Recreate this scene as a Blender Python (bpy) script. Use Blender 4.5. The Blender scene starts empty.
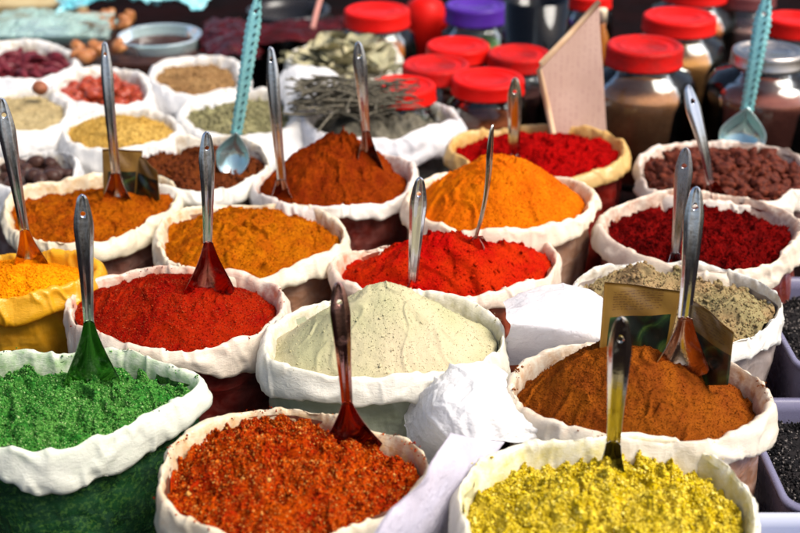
import bpy, bmesh, math, random
import numpy as np
from mathutils import Vector, Matrix
random.seed(7); rng = np.random.default_rng(11)
S = bpy.context.scene
COL = S.collection
# ------------------------------------------------------------------ camera
PITCH = math.radians(26.0); FPX = 1254.0; CAMZ = 1.17
CAM = np.array([0.0, 0.0, CAMZ])
cd = bpy.data.cameras.new('camera'); cam = bpy.data.objects.new('camera', cd); COL.objects.link(cam)
cam.location = CAM; cam.rotation_euler = (math.pi/2-PITCH, 0, 0)
cd.sensor_width = 36.0; cd.lens = FPX/800*36.0; cd.clip_end = 60; cd.clip_start = 0.05
cd.dof.use_dof = True; cd.dof.focus_distance = 1.76; cd.dof.aperture_fstop = 3.4
S.camera = cam
# ------------------------------------------------------------------ light
SUN_EL = math.radians(56); SUN_AZ = math.radians(112)      # azimuth from +Y towards +X
w = bpy.data.worlds.new('World'); S.world = w; w.use_nodes = True
nt = w.node_tree; bg = nt.nodes['Background']
sky = nt.nodes.new('ShaderNodeTexSky'); sky.sky_type = 'NISHITA'; sky.sun_disc = False
sky.sun_elevation = SUN_EL; sky.sun_rotation = SUN_AZ; sky.dust_density = 4.0; sky.air_density = 0.8; sky.ozone_density = 0.6
nt.links.new(sky.outputs[0], bg.inputs[0]); bg.inputs[1].default_value = 0.06
sl = bpy.data.lights.new('sun', 'SUN'); sl.energy = 1.5; sl.angle = math.radians(30); sl.color = (1.0, 0.95, 0.87)
so = bpy.data.objects.new('sun', sl); COL.objects.link(so)
sd = Vector((math.sin(SUN_AZ)*math.cos(SUN_EL), math.cos(SUN_AZ)*math.cos(SUN_EL), math.sin(SUN_EL)))
so.rotation_euler = sd.to_track_quat('Z', 'Y').to_euler()
S.view_settings.view_transform = 'Standard'; S.view_settings.look = 'None'
S.view_settings.exposure = 1.80; S.view_settings.gamma = 1.0

# ------------------------------------------------------------------ helpers
cp, sp = math.cos(PITCH), math.sin(PITCH)
def ray(x, y):
    a = (x-400)/FPX; b = (266.5-y)/FPX
    return np.array([a, b*sp+cp, b*cp-sp])
def at(x, y, z):
    d = ray(x, y); return CAM + d*((z-CAMZ)/d[2])
def at_y(x, y, Y):
    d = ray(x, y); return CAM + d*(Y/d[1])
def pxm(p):                                     # pixels per metre at p
    v = np.asarray(p)-CAM; return FPX/(v[1]*cp - v[2]*sp)

def _h(ix, iy, iz, seed):
    n = (ix.astype(np.int64)*374761393 + iy.astype(np.int64)*668265263 + iz.astype(np.int64)*2147483647 + seed*1274126177) & 0xffffffff
    n = ((n ^ (n >> 13))*1274126177) & 0xffffffff
    n = ((n ^ (n >> 16))*2246822519) & 0xffffffff
    return ((n ^ (n >> 15)) & 0xffff)/65535.0*2-1
def vnoise(P, seed=0):
    i = np.floor(P).astype(np.int64); f = P-i; f = f*f*f*(f*(f*6-15)+10)
    r = 0
    for dx in (0, 1):
        for dy in (0, 1):
            for dz in (0, 1):
                wgt = (f[:, 0] if dx else 1-f[:, 0])*(f[:, 1] if dy else 1-f[:, 1])*(f[:, 2] if dz else 1-f[:, 2])
                r = r + wgt*_h(i[:, 0]+dx, i[:, 1]+dy, i[:, 2]+dz, seed)
    return r
def fbm(P, seed=0, octv=4, gain=0.5):
    r = 0; a = 1.0; t = 0
    P = P @ np.array([[.8, .6, 0], [-.6, .8, 0], [0, 0, 1]])
    for k in range(octv):
        r = r + a*vnoise(P*(2.03**k)+k*17.3, seed+k*31); t += a; a *= gain
    return r/t
def ridged(P, seed=0, octv=3):
    r = 0; a = 1.0; t = 0
    for k in range(octv):
        r = r + a*(1-2*np.abs(vnoise(P*(2.1**k)+k*9.7, seed+k*13))); t += a; a *= .5
    return r/t

def mesh_np(name, V, quads=None, tris=None, smooth=True):
    me = bpy.data.meshes.new(name)
    V = np.asarray(V, dtype=np.float32); nq = 0 if quads is None else len(quads); ntq = 0 if tris is None else len(tris)
    me.vertices.add(len(V)); me.vertices.foreach_set('co', V.ravel())
    li = []
    if nq: li.append(np.asarray(quads, dtype=np.int32).ravel())
    if ntq: li.append(np.asarray(tris, dtype=np.int32).ravel())
    li = np.concatenate(li); me.loops.add(len(li)); me.loops.foreach_set('vertex_index', li)
    st = np.concatenate([np.arange(nq)*4, nq*4+np.arange(ntq)*3]).astype(np.int32)
    me.polygons.add(nq+ntq); me.polygons.foreach_set('loop_start', st)
    me.update(calc_edges=True); me.validate()
    me.polygons.foreach_set('use_smooth', np.full(nq+ntq, smooth))
    return me
def grid_quads(n, m, wrap_n=False, wrap_m=False):      # index i*m+j
    I, J = np.meshgrid(np.arange(n if wrap_n else n-1), np.arange(m if wrap_m else m-1), indexing='ij')
    I = I.ravel(); J = J.ravel(); I2 = (I+1) % n; J2 = (J+1) % m
    return np.stack([I*m+J, I2*m+J, I2*m+J2, I*m+J2], 1)
def link(name, me, mat=None, parent=None, loc=None):
    o = bpy.data.objects.new(name, me); COL.objects.link(o)
    if mat is not None:
        for m_ in (mat if isinstance(mat, (list, tuple)) else [mat]): me.materials.append(m_)
    if parent: o.parent = parent
    if loc is not None: o.location = loc
    return o
def tag(o, label=None, cat=None, group=None, kind=None):
    if label: o['label'] = label
    if cat: o['category'] = cat
    if group: o['group'] = group
    if kind: o['kind'] = kind
    return o
def empty(name, loc, label, cat, group=None, rz=0):
    o = bpy.data.objects.new(name, None); COL.objects.link(o); o.location = loc; o.rotation_euler = (0, 0, rz)
    o.empty_display_size = .02
    return tag(o, label, cat, group)
def lathe(prof, n=64, closed=False, wob=0):
    P = np.array(prof, float); m = len(P); a = np.arange(n)*2*math.pi/n
    r = P[None, :, 0]; V = np.stack([np.cos(a)[:, None]*r, np.sin(a)[:, None]*r, np.repeat(P[None, :, 1], n, 0)], 2).reshape(-1, 3)
    return V, grid_quads(n, m, True, closed)

# ------------------------------------------------------------------ materials
def newmat(name):
    m = bpy.data.materials.new(name); m.use_nodes = True
    return m, m.node_tree, m.node_tree.nodes['Principled BSDF']
def nd(t, typ, **k):
    n = t.nodes.new(typ)
    for a, b in k.items():
        if a in ('Scale', 'Detail', 'Roughness', 'Strength', 'Distance', 'Distortion', 'Fac'): n.inputs[a].default_value = b
        else: setattr(n, a, b)
    return n
def ramp(t, src, stops):
    r = t.nodes.new('ShaderNodeValToRGB'); e = r.color_ramp.elements
    e[0].position = stops[0][0]; e[0].color = (*stops[0][1], 1); e[1].position = stops[1][0]; e[1].color = (*stops[1][1], 1)
    for p, c in stops[2:]:
        x = e.new(p); x.color = (*c, 1)
    t.links.new(src, r.inputs[0]); return r
def mixc(t, fac, a, b, mode='MIX'):
    m = t.nodes.new('ShaderNodeMix'); m.data_type = 'RGBA'; m.blend_type = mode
    for s, i in ((fac, 0), (a, 6), (b, 7)):
        if isinstance(s, (int, float)): m.inputs[i].default_value = s
        elif isinstance(s, tuple): m.inputs[i].default_value = (*s, 1)
        else: t.links.new(s, m.inputs[i])
    return m.outputs[2]
def objco(t):
    return t.nodes.new('ShaderNodeTexCoord').outputs['Object']
def noise(t, sc, det=4, rough=.55, dist=0, co=None):
    n = nd(t, 'ShaderNodeTexNoise', Scale=sc, Detail=det, Roughness=rough, Distortion=dist)
    t.links.new(co if co is not None else objco(t), n.inputs['Vector']); return n.outputs['Fac']
def bump(t, h, dist, strength=1.0, nrm=None):
    b = nd(t, 'ShaderNodeBump', Strength=strength, Distance=dist); t.links.new(h, b.inputs['Height'])
    if nrm: t.links.new(nrm, b.inputs['Normal'])
    return b.outputs[0]

def mat_powder(name, ca, cb, cdk, scale=60, patch=14, isl=0.55, bumpd=.0012, extra=None, spec=.03, k=.52, dk=.45):
    """ca main colour, cb second colour in patches, cdk darker grains"""
    m, t, b = newmat(name)
    def sat(c):                                   # pure pigment: slightly more saturated than the swatch
        l = .3*c[0]+.6*c[1]+.1*c[2]; return tuple(max(.0015, l+(x-l)*1.10) for x in c)
    ca, cb, cdk = [tuple(k*x for x in sat(c)) for c in (ca, cb, cdk)]
    if extra: extra = [(p_, tuple(k*1.2*x for x in c)) for p_, c in extra]
    n1 = noise(t, patch, 3); n2 = noise(t, scale*4, 3, .7)
    r1 = ramp(t, n1, [(.38, (0, 0, 0)), (.62, (1, 1, 1))]).outputs[0]
    c = mixc(t, r1, ca, cb)
    r2 = ramp(t, n2, [(.30, (1, 1, 1)), (.52, (0, 0, 0))]).outputs[0]
    c = mixc(t, mixc(t, dk, (0, 0, 0), r2), c, cdk)
    g = t.nodes.new('ShaderNodeNewGeometry')
    stops = [(0.0, cdk), (.28, tuple(.5*(x+y) for x, y in zip(ca, cdk))), (.5, ca), (.72, cb)]
    if extra: stops += extra
    ri = ramp(t, g.outputs['Random Per Island'], stops).outputs[0]
    at_ = t.nodes.new('ShaderNodeAttribute'); at_.attribute_name = 'grain'
    mu = t.nodes.new('ShaderNodeMath'); mu.operation = 'MULTIPLY'; mu.inputs[1].default_value = isl
    t.links.new(at_.outputs['Fac'], mu.inputs[0])
    c = mixc(t, mu.outputs[0], c, ri)
    t.links.new(c, b.inputs['Base Color']); b.inputs['Roughness'].default_value = .85
    b.inputs['Specular IOR Level'].default_value = spec
    t.links.new(bump(t, noise(t, scale*6, 4, .7), bumpd), b.inputs['Normal'])
    return m

def mat_cuff(name, base=(.80, .765, .70), stain=(.55, .30, .10), amt=.35, trans=.22):
    m, t, b = newmat(name)
    co = objco(t)
    n1 = noise(t, 9, 5, .6, .4, co); n2 = noise(t, 70, 4, .7, 0, co)
    r1 = ramp(t, n1, [(.42, (0, 0, 0)), (.75, (1, 1, 1))]).outputs[0]
    r2 = ramp(t, n2, [(.56, (0, 0, 0)), (.70, (1, 1, 1))]).outputs[0]
    c = mixc(t, .5, base, base)
    ma = mixc(t, amt, (0, 0, 0), r1)
    c = mixc(t, ma, base, tuple(.55*x+.45*y for x, y in zip(base, stain)))
    at_ = t.nodes.new('ShaderNodeAttribute'); at_.attribute_name = 'dust'     # spice dust rubbed onto the inner edge
    mu = t.nodes.new('ShaderNodeMath'); mu.operation = 'MULTIPLY'; t.links.new(at_.outputs['Fac'], mu.inputs[0]); 
    rr = ramp(t, noise(t, 45, 5, .7, 0, co), [(.34, (.05, .05, .05)), (.66, (.85, .85, .85))]).outputs[0]
    t.links.new(rr, mu.inputs[1])
    c = mixc(t, mu.outputs[0], c, stain)
    sp_ = mixc(t, .22*min(1, amt*2), (0, 0, 0), r2)
    c = mixc(t, sp_, c, stain)
    t.links.new(c, b.inputs['Base Color']); b.inputs['Roughness'].default_value = .30
    b.inputs['Specular IOR Level'].default_value = .5
    mp = t.nodes.new('ShaderNodeMapping'); mp.inputs['Scale'].default_value = (1, 1, .45); t.links.new(co, mp.inputs[0])
    nA = noise(t, 34, 4, .55, 1.6, mp.outputs[0])
    nrm = bump(t, nA, .003, .3)
    vr = t.nodes.new('ShaderNodeTexVoronoi'); vr.feature = 'DISTANCE_TO_EDGE'; vr.inputs['Scale'].default_value = 24; wn_ = nd(t, 'ShaderNodeTexNoise', Scale=22, Detail=3)
    t.links.new(mixc(t, .12, co, wn_.outputs['Color']), vr.inputs['Vector']); nrm = bump(t, ramp(t, vr.outputs['Distance'], [(0, (0, 0, 0)), (.30, (1, 1, 1))]).outputs[0], .0012, .22, nrm)
    # fine woven texture
    nrm = bump(t, noise(t, 420, 2, .5, 0, co), .0002, .3, nrm)
    t.links.new(nrm, b.inputs['Normal'])
    tr = t.nodes.new('ShaderNodeBsdfTranslucent'); t.links.new(c, tr.inputs[0]); t.links.new(nrm, tr.inputs['Normal'])
    mx = t.nodes.new('ShaderNodeMixShader'); mx.inputs[0].default_value = trans
    t.links.new(b.outputs[0], mx.inputs[1]); t.links.new(tr.outputs[0], mx.inputs[2])
    t.links.new(mx.outputs[0], t.nodes['Material Output'].inputs[0])
    return m

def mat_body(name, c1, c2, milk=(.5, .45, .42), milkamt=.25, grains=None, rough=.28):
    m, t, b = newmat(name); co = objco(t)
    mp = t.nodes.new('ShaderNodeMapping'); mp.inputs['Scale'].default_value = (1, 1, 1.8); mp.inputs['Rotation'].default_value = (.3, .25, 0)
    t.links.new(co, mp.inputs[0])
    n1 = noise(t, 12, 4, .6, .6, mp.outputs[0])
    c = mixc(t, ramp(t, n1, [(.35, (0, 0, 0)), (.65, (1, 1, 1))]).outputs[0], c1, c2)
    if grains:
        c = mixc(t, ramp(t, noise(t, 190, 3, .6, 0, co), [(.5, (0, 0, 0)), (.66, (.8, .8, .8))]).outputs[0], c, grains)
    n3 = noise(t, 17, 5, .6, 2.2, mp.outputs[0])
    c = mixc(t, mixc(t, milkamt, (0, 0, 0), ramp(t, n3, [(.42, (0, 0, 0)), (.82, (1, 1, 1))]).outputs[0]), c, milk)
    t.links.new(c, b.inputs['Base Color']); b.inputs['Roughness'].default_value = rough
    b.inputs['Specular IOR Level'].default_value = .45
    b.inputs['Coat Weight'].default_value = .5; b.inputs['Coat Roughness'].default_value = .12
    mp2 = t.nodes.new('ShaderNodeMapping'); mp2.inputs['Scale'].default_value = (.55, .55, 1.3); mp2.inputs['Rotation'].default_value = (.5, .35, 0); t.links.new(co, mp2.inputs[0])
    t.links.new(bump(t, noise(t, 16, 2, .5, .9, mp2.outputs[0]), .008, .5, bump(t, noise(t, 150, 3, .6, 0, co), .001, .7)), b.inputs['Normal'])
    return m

def mat_simple(name, c, rough=.5, metal=0, c2=None, sc=20, bumpd=0, bsc=40, coat=0, spec=.22, trans=0, ior=1.45, aniso=0):
    m, t, b = newmat(name)
    if c2 is not None:
        cc = mixc(t, ramp(t, noise(t, sc, 5, .6, .3), [(.35, (0, 0, 0)), (.66, (1, 1, 1))]).outputs[0], c, c2)
        t.links.new(cc, b.inputs['Base Color'])
    else: b.inputs['Base Color'].default_value = (*c, 1)
    rn = ramp(t, noise(t, sc*2.3, 4), [(.3, (rough*.7,)*3), (.7, (min(1, rough*1.35),)*3)]).outputs[0]
    t.links.new(rn, b.inputs['Roughness'])
    b.inputs['Metallic'].default_value = metal; b.inputs['Coat Weight'].default_value = coat
    b.inputs['Specular IOR Level'].default_value = spec
    b.inputs['Transmission Weight'].default_value = trans; b.inputs['IOR'].default_value = ior
    if bumpd: t.links.new(bump(t, noise(t, bsc, 4), bumpd), b.inputs['Normal'])
    return m
def mat_spoon_metal(name, tint=(.62, .63, .66), rough=.16):
    m, t, b = newmat(name); co = objco(t)
    mp = t.nodes.new('ShaderNodeMapping'); mp.inputs['Scale'].default_value = (1, 1, .06); t.links.new(co, mp.inputs[0])
    r = ramp(t, noise(t, 900, 3, .6, 0, mp.outputs[0]), [(.3, (rough*.7,)*3), (.7, (rough*1.6,)*3)]).outputs[0]
    t.links.new(r, b.inputs['Roughness']); b.inputs['Metallic'].default_value = 1
    b.inputs['Base Color'].default_value = (*tint, 1)
    t.links.new(bump(t, noise(t, 130, 2), .0004, .4), b.inputs['Normal'])
    return m
def mat_spoon_dusty(name, dust, amount=.5, metal=(.35, .33, .33)):
    """coloured steel with a film of powder towards patches"""
    m, t, b = newmat(name)
    n = noise(t, 26, 5, .65, .5); f = noise(t, 420, 3, .7)
    r = ramp(t, n, [(max(0, .66-amount*.3), (0, 0, 0)), (min(1, .86-amount*.2), (1, 1, 1))]).outputs[0]
    r = mixc(t, 1.0, r, ramp(t, f, [(.40, (.35, .35, .35)), (.6, (1, 1, 1))]).outputs[0], 'MULTIPLY')
    t.links.new(mixc(t, r, metal, dust), b.inputs['Base Color'])
    for sock, lo, hi in (('Metallic', 1.0, .25), ('Roughness', .13, .6)):
        mm = t.nodes.new('ShaderNodeMapRange'); t.links.new(r, mm.inputs[0]); mm.inputs[3].default_value = lo; mm.inputs[4].default_value = hi
        t.links.new(mm.outputs[0], b.inputs[sock])
    t.links.new(bump(t, noise(t, 300, 3), .0003, .4), b.inputs['Normal'])
    return m
def mat_glass_wall():
    """thin bottle glass: see-through wall with fresnel reflections"""
    m, t, b = newmat('jar_glass'); t.nodes.remove(b)
    tp = t.nodes.new('ShaderNodeBsdfTransparent'); tp.inputs[0].default_value = (.93, .97, .95, 1)
    gl = t.nodes.new('ShaderNodeBsdfGlossy'); gl.inputs['Roughness'].default_value = .06
    nrm = bump(t, noise(t, 12, 2), .002, .5); t.links.new(nrm, gl.inputs['Normal'])
    fr = nd(t, 'ShaderNodeFresnel'); fr.inputs[0].default_value = 1.42; t.links.new(nrm, fr.inputs['Normal'])
    mx = t.nodes.new('ShaderNodeMixShader'); t.links.new(fr.outputs[0], mx.inputs[0]); t.links.new(tp.outputs[0], mx.inputs[1]); t.links.new(gl.outputs[0], mx.inputs[2])
    t.links.new(mx.outputs[0], t.nodes['Material Output'].inputs[0]); return m
M_glass = mat_glass_wall()
M_red = mat_simple('red_plastic', (.50, .004, .002), rough=.42, spec=.12, c2=(.56, .008, .004), sc=9, bumpd=.0006, bsc=120)
M_red2 = mat_simple('stained_red_plastic', (.50, .004, .002), rough=.45, spec=.12, c2=(.28, .010, .008), sc=30, bumpd=.001, bsc=90)
M_purple = mat_simple('purple_plastic', (.06, .015, .22), rough=.35)
M_tin = mat_simple('tin_lid', (.50, .45, .40), rough=.32, metal=1)
M_steel = mat_spoon_metal('spoon_steel')
M_teal = mat_simple('teal_enamel', (.16, .42, .42), rough=.28, c2=(.26, .55, .54), sc=60, metal=.35, coat=.4)

# ------------------------------------------------------------------ setting
V, Q = None, None
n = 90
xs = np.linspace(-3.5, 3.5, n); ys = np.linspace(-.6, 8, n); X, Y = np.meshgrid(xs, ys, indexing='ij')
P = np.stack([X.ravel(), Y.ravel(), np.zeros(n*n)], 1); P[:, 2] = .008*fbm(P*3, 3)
M_ground = mat_simple('shaded_ground_cloth', (.003, .0025, .0025), rough=.95, c2=(.009, .003, .003), sc=5, bumpd=.004, bsc=30, spec=.02)  # dark cloth, near-black because the stall's shade is put into its colour
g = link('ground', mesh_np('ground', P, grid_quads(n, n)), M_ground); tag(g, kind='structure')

# ------------------------------------------------------------------ sacks
def catmull(pts, n):
    pts = np.asarray(pts); k = len(pts); out = []
    seg = np.linalg.norm(np.roll(pts, -1, 0)-pts, axis=1); cum = np.concatenate([[0], np.cumsum(seg)]); L = cum[-1]
    for s in np.arange(n)*L/n:
        i = int(np.searchsorted(cum, s, 'right')-1) % k; u = (s-cum[i])/seg[i]
        p0, p1, p2, p3 = pts[(i-1) % k], pts[i], pts[(i+1) % k], pts[(i+2) % k]
        out.append(.5*((2*p1)+(-p0+p2)*u+(2*p0-5*p1+4*p2-p3)*u*u+(-p0+3*p1-3*p2+p3)*u**3))
    return np.array(out)
SK = {}
CUFF = [(-.022, -.085), (-.016, -.060), (-.0105, -.035), (-.0065, -.014), (-.0035, -.003), (-.0005, .0), (.0025, -.002), (.0055, -.010),
        (.0080, -.020), (.0100, -.030), (.0108, -.039), (.0098, -.046), (.006, -.049), (.001, -.044)]
def make_sack(key, crest, z, cuffmat, bodymat, label, ch=1.0, cw=1.0, wr=1.0, seed=0, wave=.006, n=420, group='spice sacks', bulge=.03):
    poly = np.array([at(x, y, z)[:2] for x, y in crest])
    c = catmull(poly, n)
    Cc = c.mean(0); q0 = np.concatenate([(c-Cc)*15, np.zeros((n, 1))], 1); c = Cc+(c-Cc)*(1+.026*fbm(q0, seed+60, 2)[:, None]+.020*np.abs(vnoise(q0*1.6+4, seed+61))[:, None]-.006)
    if np.sum(c[:, 0]*np.roll(c[:, 1], -1)-np.roll(c[:, 0], -1)*c[:, 1]) < 0: c = c[::-1]
    C = c.mean(0)
    tn = np.roll(c, -2, 0)-np.roll(c, 2, 0); tn /= np.linalg.norm(tn, axis=1)[:, None]
    for _ in range(6): tn = (np.roll(tn, 1, 0)+tn+np.roll(tn, -1, 0)); tn /= np.linalg.norm(tn, axis=1)[:, None]
    N2 = np.stack([tn[:, 1], -tn[:, 0]], 1)
    root = empty('spice_sack', (C[0], C[1], 0), label, 'sack', group)
    L = np.zeros((n, 3)); L[:, :2] = c-C
    zr = z + wave*fbm(L*9, seed, 2)*2.0 - wave*.9*np.abs(vnoise(L*24+2, seed+62))
    # cuff
    prof = []
    for i in range(len(CUFF)-1):
        for u in ((0, .5) if i else (0,)): prof.append([CUFF[i][k]*(1-u)+CUFF[i+1][k]*u for k in (0, 1)])
    prof.append(list(CUFF[-1])); prof = np.array(prof); m = len(prof)
    hmod = 1.0 + .55*fbm(L*9+5, seed+7, 2)                              # cuff depth changes along the rim
    wmod = 1 + .35*fbm(L*10+9, seed+8, 2)
    po = prof[None, :, 0]*cw*np.repeat(wmod[:, None], m, 1); pz = prof[None, :, 1]*ch*hmod[:, None]
    Vx = c[:, None, :]-C + N2[:, None, :]*po[:, :, None]
    V = np.concatenate([Vx, (zr[:, None]+pz)[:, :, None]], 2).reshape(-1, 3)
    dist = np.repeat(np.arange(n)[:, None], m, 1).ravel()
    # displacement direction ~ outward normal of profile
    pt = np.gradient(prof, axis=0); pn = np.stack([-pt[:, 1], pt[:, 0]], 1); pn /= np.linalg.norm(pn, axis=1)[:, None]
    if pn[len(pn)//2, 1] < 0: pn = -pn
    D = np.concatenate([N2[:, None, :]*pn[None, :, 0:1], np.repeat(pn[None, :, 1:2], n, 0)], 2).reshape(-1, 3)
    an = np.stack([V[:, 0]*26, V[:, 1]*26, V[:, 2]*16], 1)
    # diagonal drag folds
    ang = np.arctan2(V[:, 1], V[:, 0]); rr = np.hypot(V[:, 0], V[:, 1]).mean()
    dg = np.stack([ang*rr*34 + V[:, 2]*30, V[:, 2]*14, np.sin(ang)*2], 1)
    lg = np.stack([np.cos(ang)*rr*13+ang*0, np.sin(ang)*rr*13, V[:, 2]*75+3.2*fbm(np.stack([np.cos(ang)*rr*16, np.sin(ang)*rr*16, 0*ang], 1), seed+21, 2)], 1)
    sparse = np.clip(fbm(np.stack([np.cos(ang)*rr*12, np.sin(ang)*rr*12, 0*ang], 1), seed+23, 2)*2.2+.35, 0, 1)
    wp = 1.5*np.stack([fbm(an*.8, seed+31, 2), fbm(an*.8+7, seed+32, 2), fbm(an*.8+13, seed+33, 2)], 1)
    cr = np.abs(vnoise(an*.62+wp, seed+34)); cr2 = np.abs(vnoise(an*2.1+wp*1.6, seed+35)); cr3 = np.abs(vnoise(dg*np.array([.8, 1.4, .8])+wp, seed+36))
    disp = .0030*fbm(an*.5, seed+3, 2) - .0085*np.sqrt(np.clip(cr, 0, .45)**2+.006) - .0006*cr2 - .0052*sparse*np.sqrt(np.clip(cr3, 0, .4)**2+.003) + .0028 + .0020*(ridged(lg*np.array([1, 1, .6]), seed+6, 1)-.2)
    fade = np.repeat(np.clip(np.minimum(1, np.arange(m)/4.0), .3, 1)[None], n, 0).ravel()
    V = V + D*(disp*wr*fade)[:, None]
    me = mesh_np('rolled_rim', V, grid_quads(n, m, True, False))
    dust = np.clip((-.010-prof[:, 0]*1.0)*0 + np.clip((13.5-np.arange(m))/8.0, 0, 1)**1.3, 0, 1)
    at_ = me.attributes.new('dust', 'FLOAT', 'POINT'); at_.data.foreach_set('value', np.repeat(dust[None], n, 0).ravel().astype(np.float32))
    link('rolled_rim', me, cuffmat, root)
    # body
    zs = np.concatenate([[z-.015], np.linspace(z-.03, .02, 26), [.004]])
    r0 = np.hypot(*(c-C).T)
    VV = []
    for q, zz in enumerate(zs):
        f = (z-zz)/z
        s = 1+bulge*math.sin(min(1, f*1.25)*math.pi)-.10*f**3
        off = -.006-.004*min(1, f*5)
        VV.append(np.concatenate([(c-C+N2*off)*s, np.full((n, 1), zz)], 1))
    VV = np.stack(VV, 1); m2 = len(zs); V = VV.reshape(-1, 3)
    Dn = np.repeat(np.concatenate([N2, np.zeros((n, 1))], 1)[:, None], m2, 1).reshape(-1, 3)
    ang = np.arctan2(V[:, 1], V[:, 0])
    rg = ridged(np.stack([ang*rr*20+V[:, 2]*7, V[:, 2]*7-ang*rr*5, V[:, 2]*2], 1), seed+15, 3)
    V = V + Dn*(.006*fbm(V*14, seed+11, 3) + .006*rg*wr)[:, None]
    V = np.concatenate([V, [[0, 0, .004]]])
    tr = np.array([[i*m2+m2-1, len(V)-1, ((i+1) % n)*m2+m2-1] for i in range(n)])
    link('body', mesh_np('body', V, grid_quads(n, m2, True, False), tr), bodymat, root)
    SK[key] = dict(c=c, C=C, z=z, N2=N2, zr=zr)
    return root

OCT = np.array([[1, 0, 0], [-1, 0, 0], [0, 1, 0], [0, -1, 0], [0, 0, 1], [0, 0, -1]], float)
OCTF = np.array([[0, 2, 4], [2, 1, 4], [1, 3, 4], [3, 0, 4], [2, 0, 5], [1, 2, 5], [3, 1, 5], [0, 3, 5]])
def ico(sub=1):
    bm = bmesh.new(); bmesh.ops.create_icosphere(bm, subdivisions=sub, radius=1)
    V = np.array([v.co[:] for v in bm.verts]); F = np.array([[v.index for v in f.verts] for f in bm.faces]); bm.free(); return V, F
ICO, ICOF = ico(1)
def chunks(pos, size, stretch=(1, 1, 1), jit=.5, hi=False):
    B, F = (ICO, ICOF) if hi else (OCT, OCTF)
    N = len(pos); k = len(B)
    q = rng.normal(size=(N, 4)); q /= np.linalg.norm(q, axis=1)[:, None]
    w_, x, y, z = q.T
    R = np.stack([np.stack([1-2*(y*y+z*z), 2*(x*y-z*w_), 2*(x*z+y*w_)], 1), np.stack([2*(x*y+z*w_), 1-2*(x*x+z*z), 2*(y*z-x*w_)], 1),
                  np.stack([2*(x*z-y*w_), 2*(y*z+x*w_), 1-2*(x*x+y*y)], 1)], 1)
    L = B[None]*np.array(stretch)[None, None]*(1+jit*rng.uniform(-1, 1, size=(N, k, 1)))*size[:, None, None]
    L = L*(1+.3*rng.uniform(-1, 1, size=(N, 1, 3)))
    W = np.einsum('nij,nkj->nki', R, L)+pos[:, None]
    FF = (F[None]+(np.arange(N)*k)[:, None, None]).reshape(-1, 3)
    return W.reshape(-1, 3), FF

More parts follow.
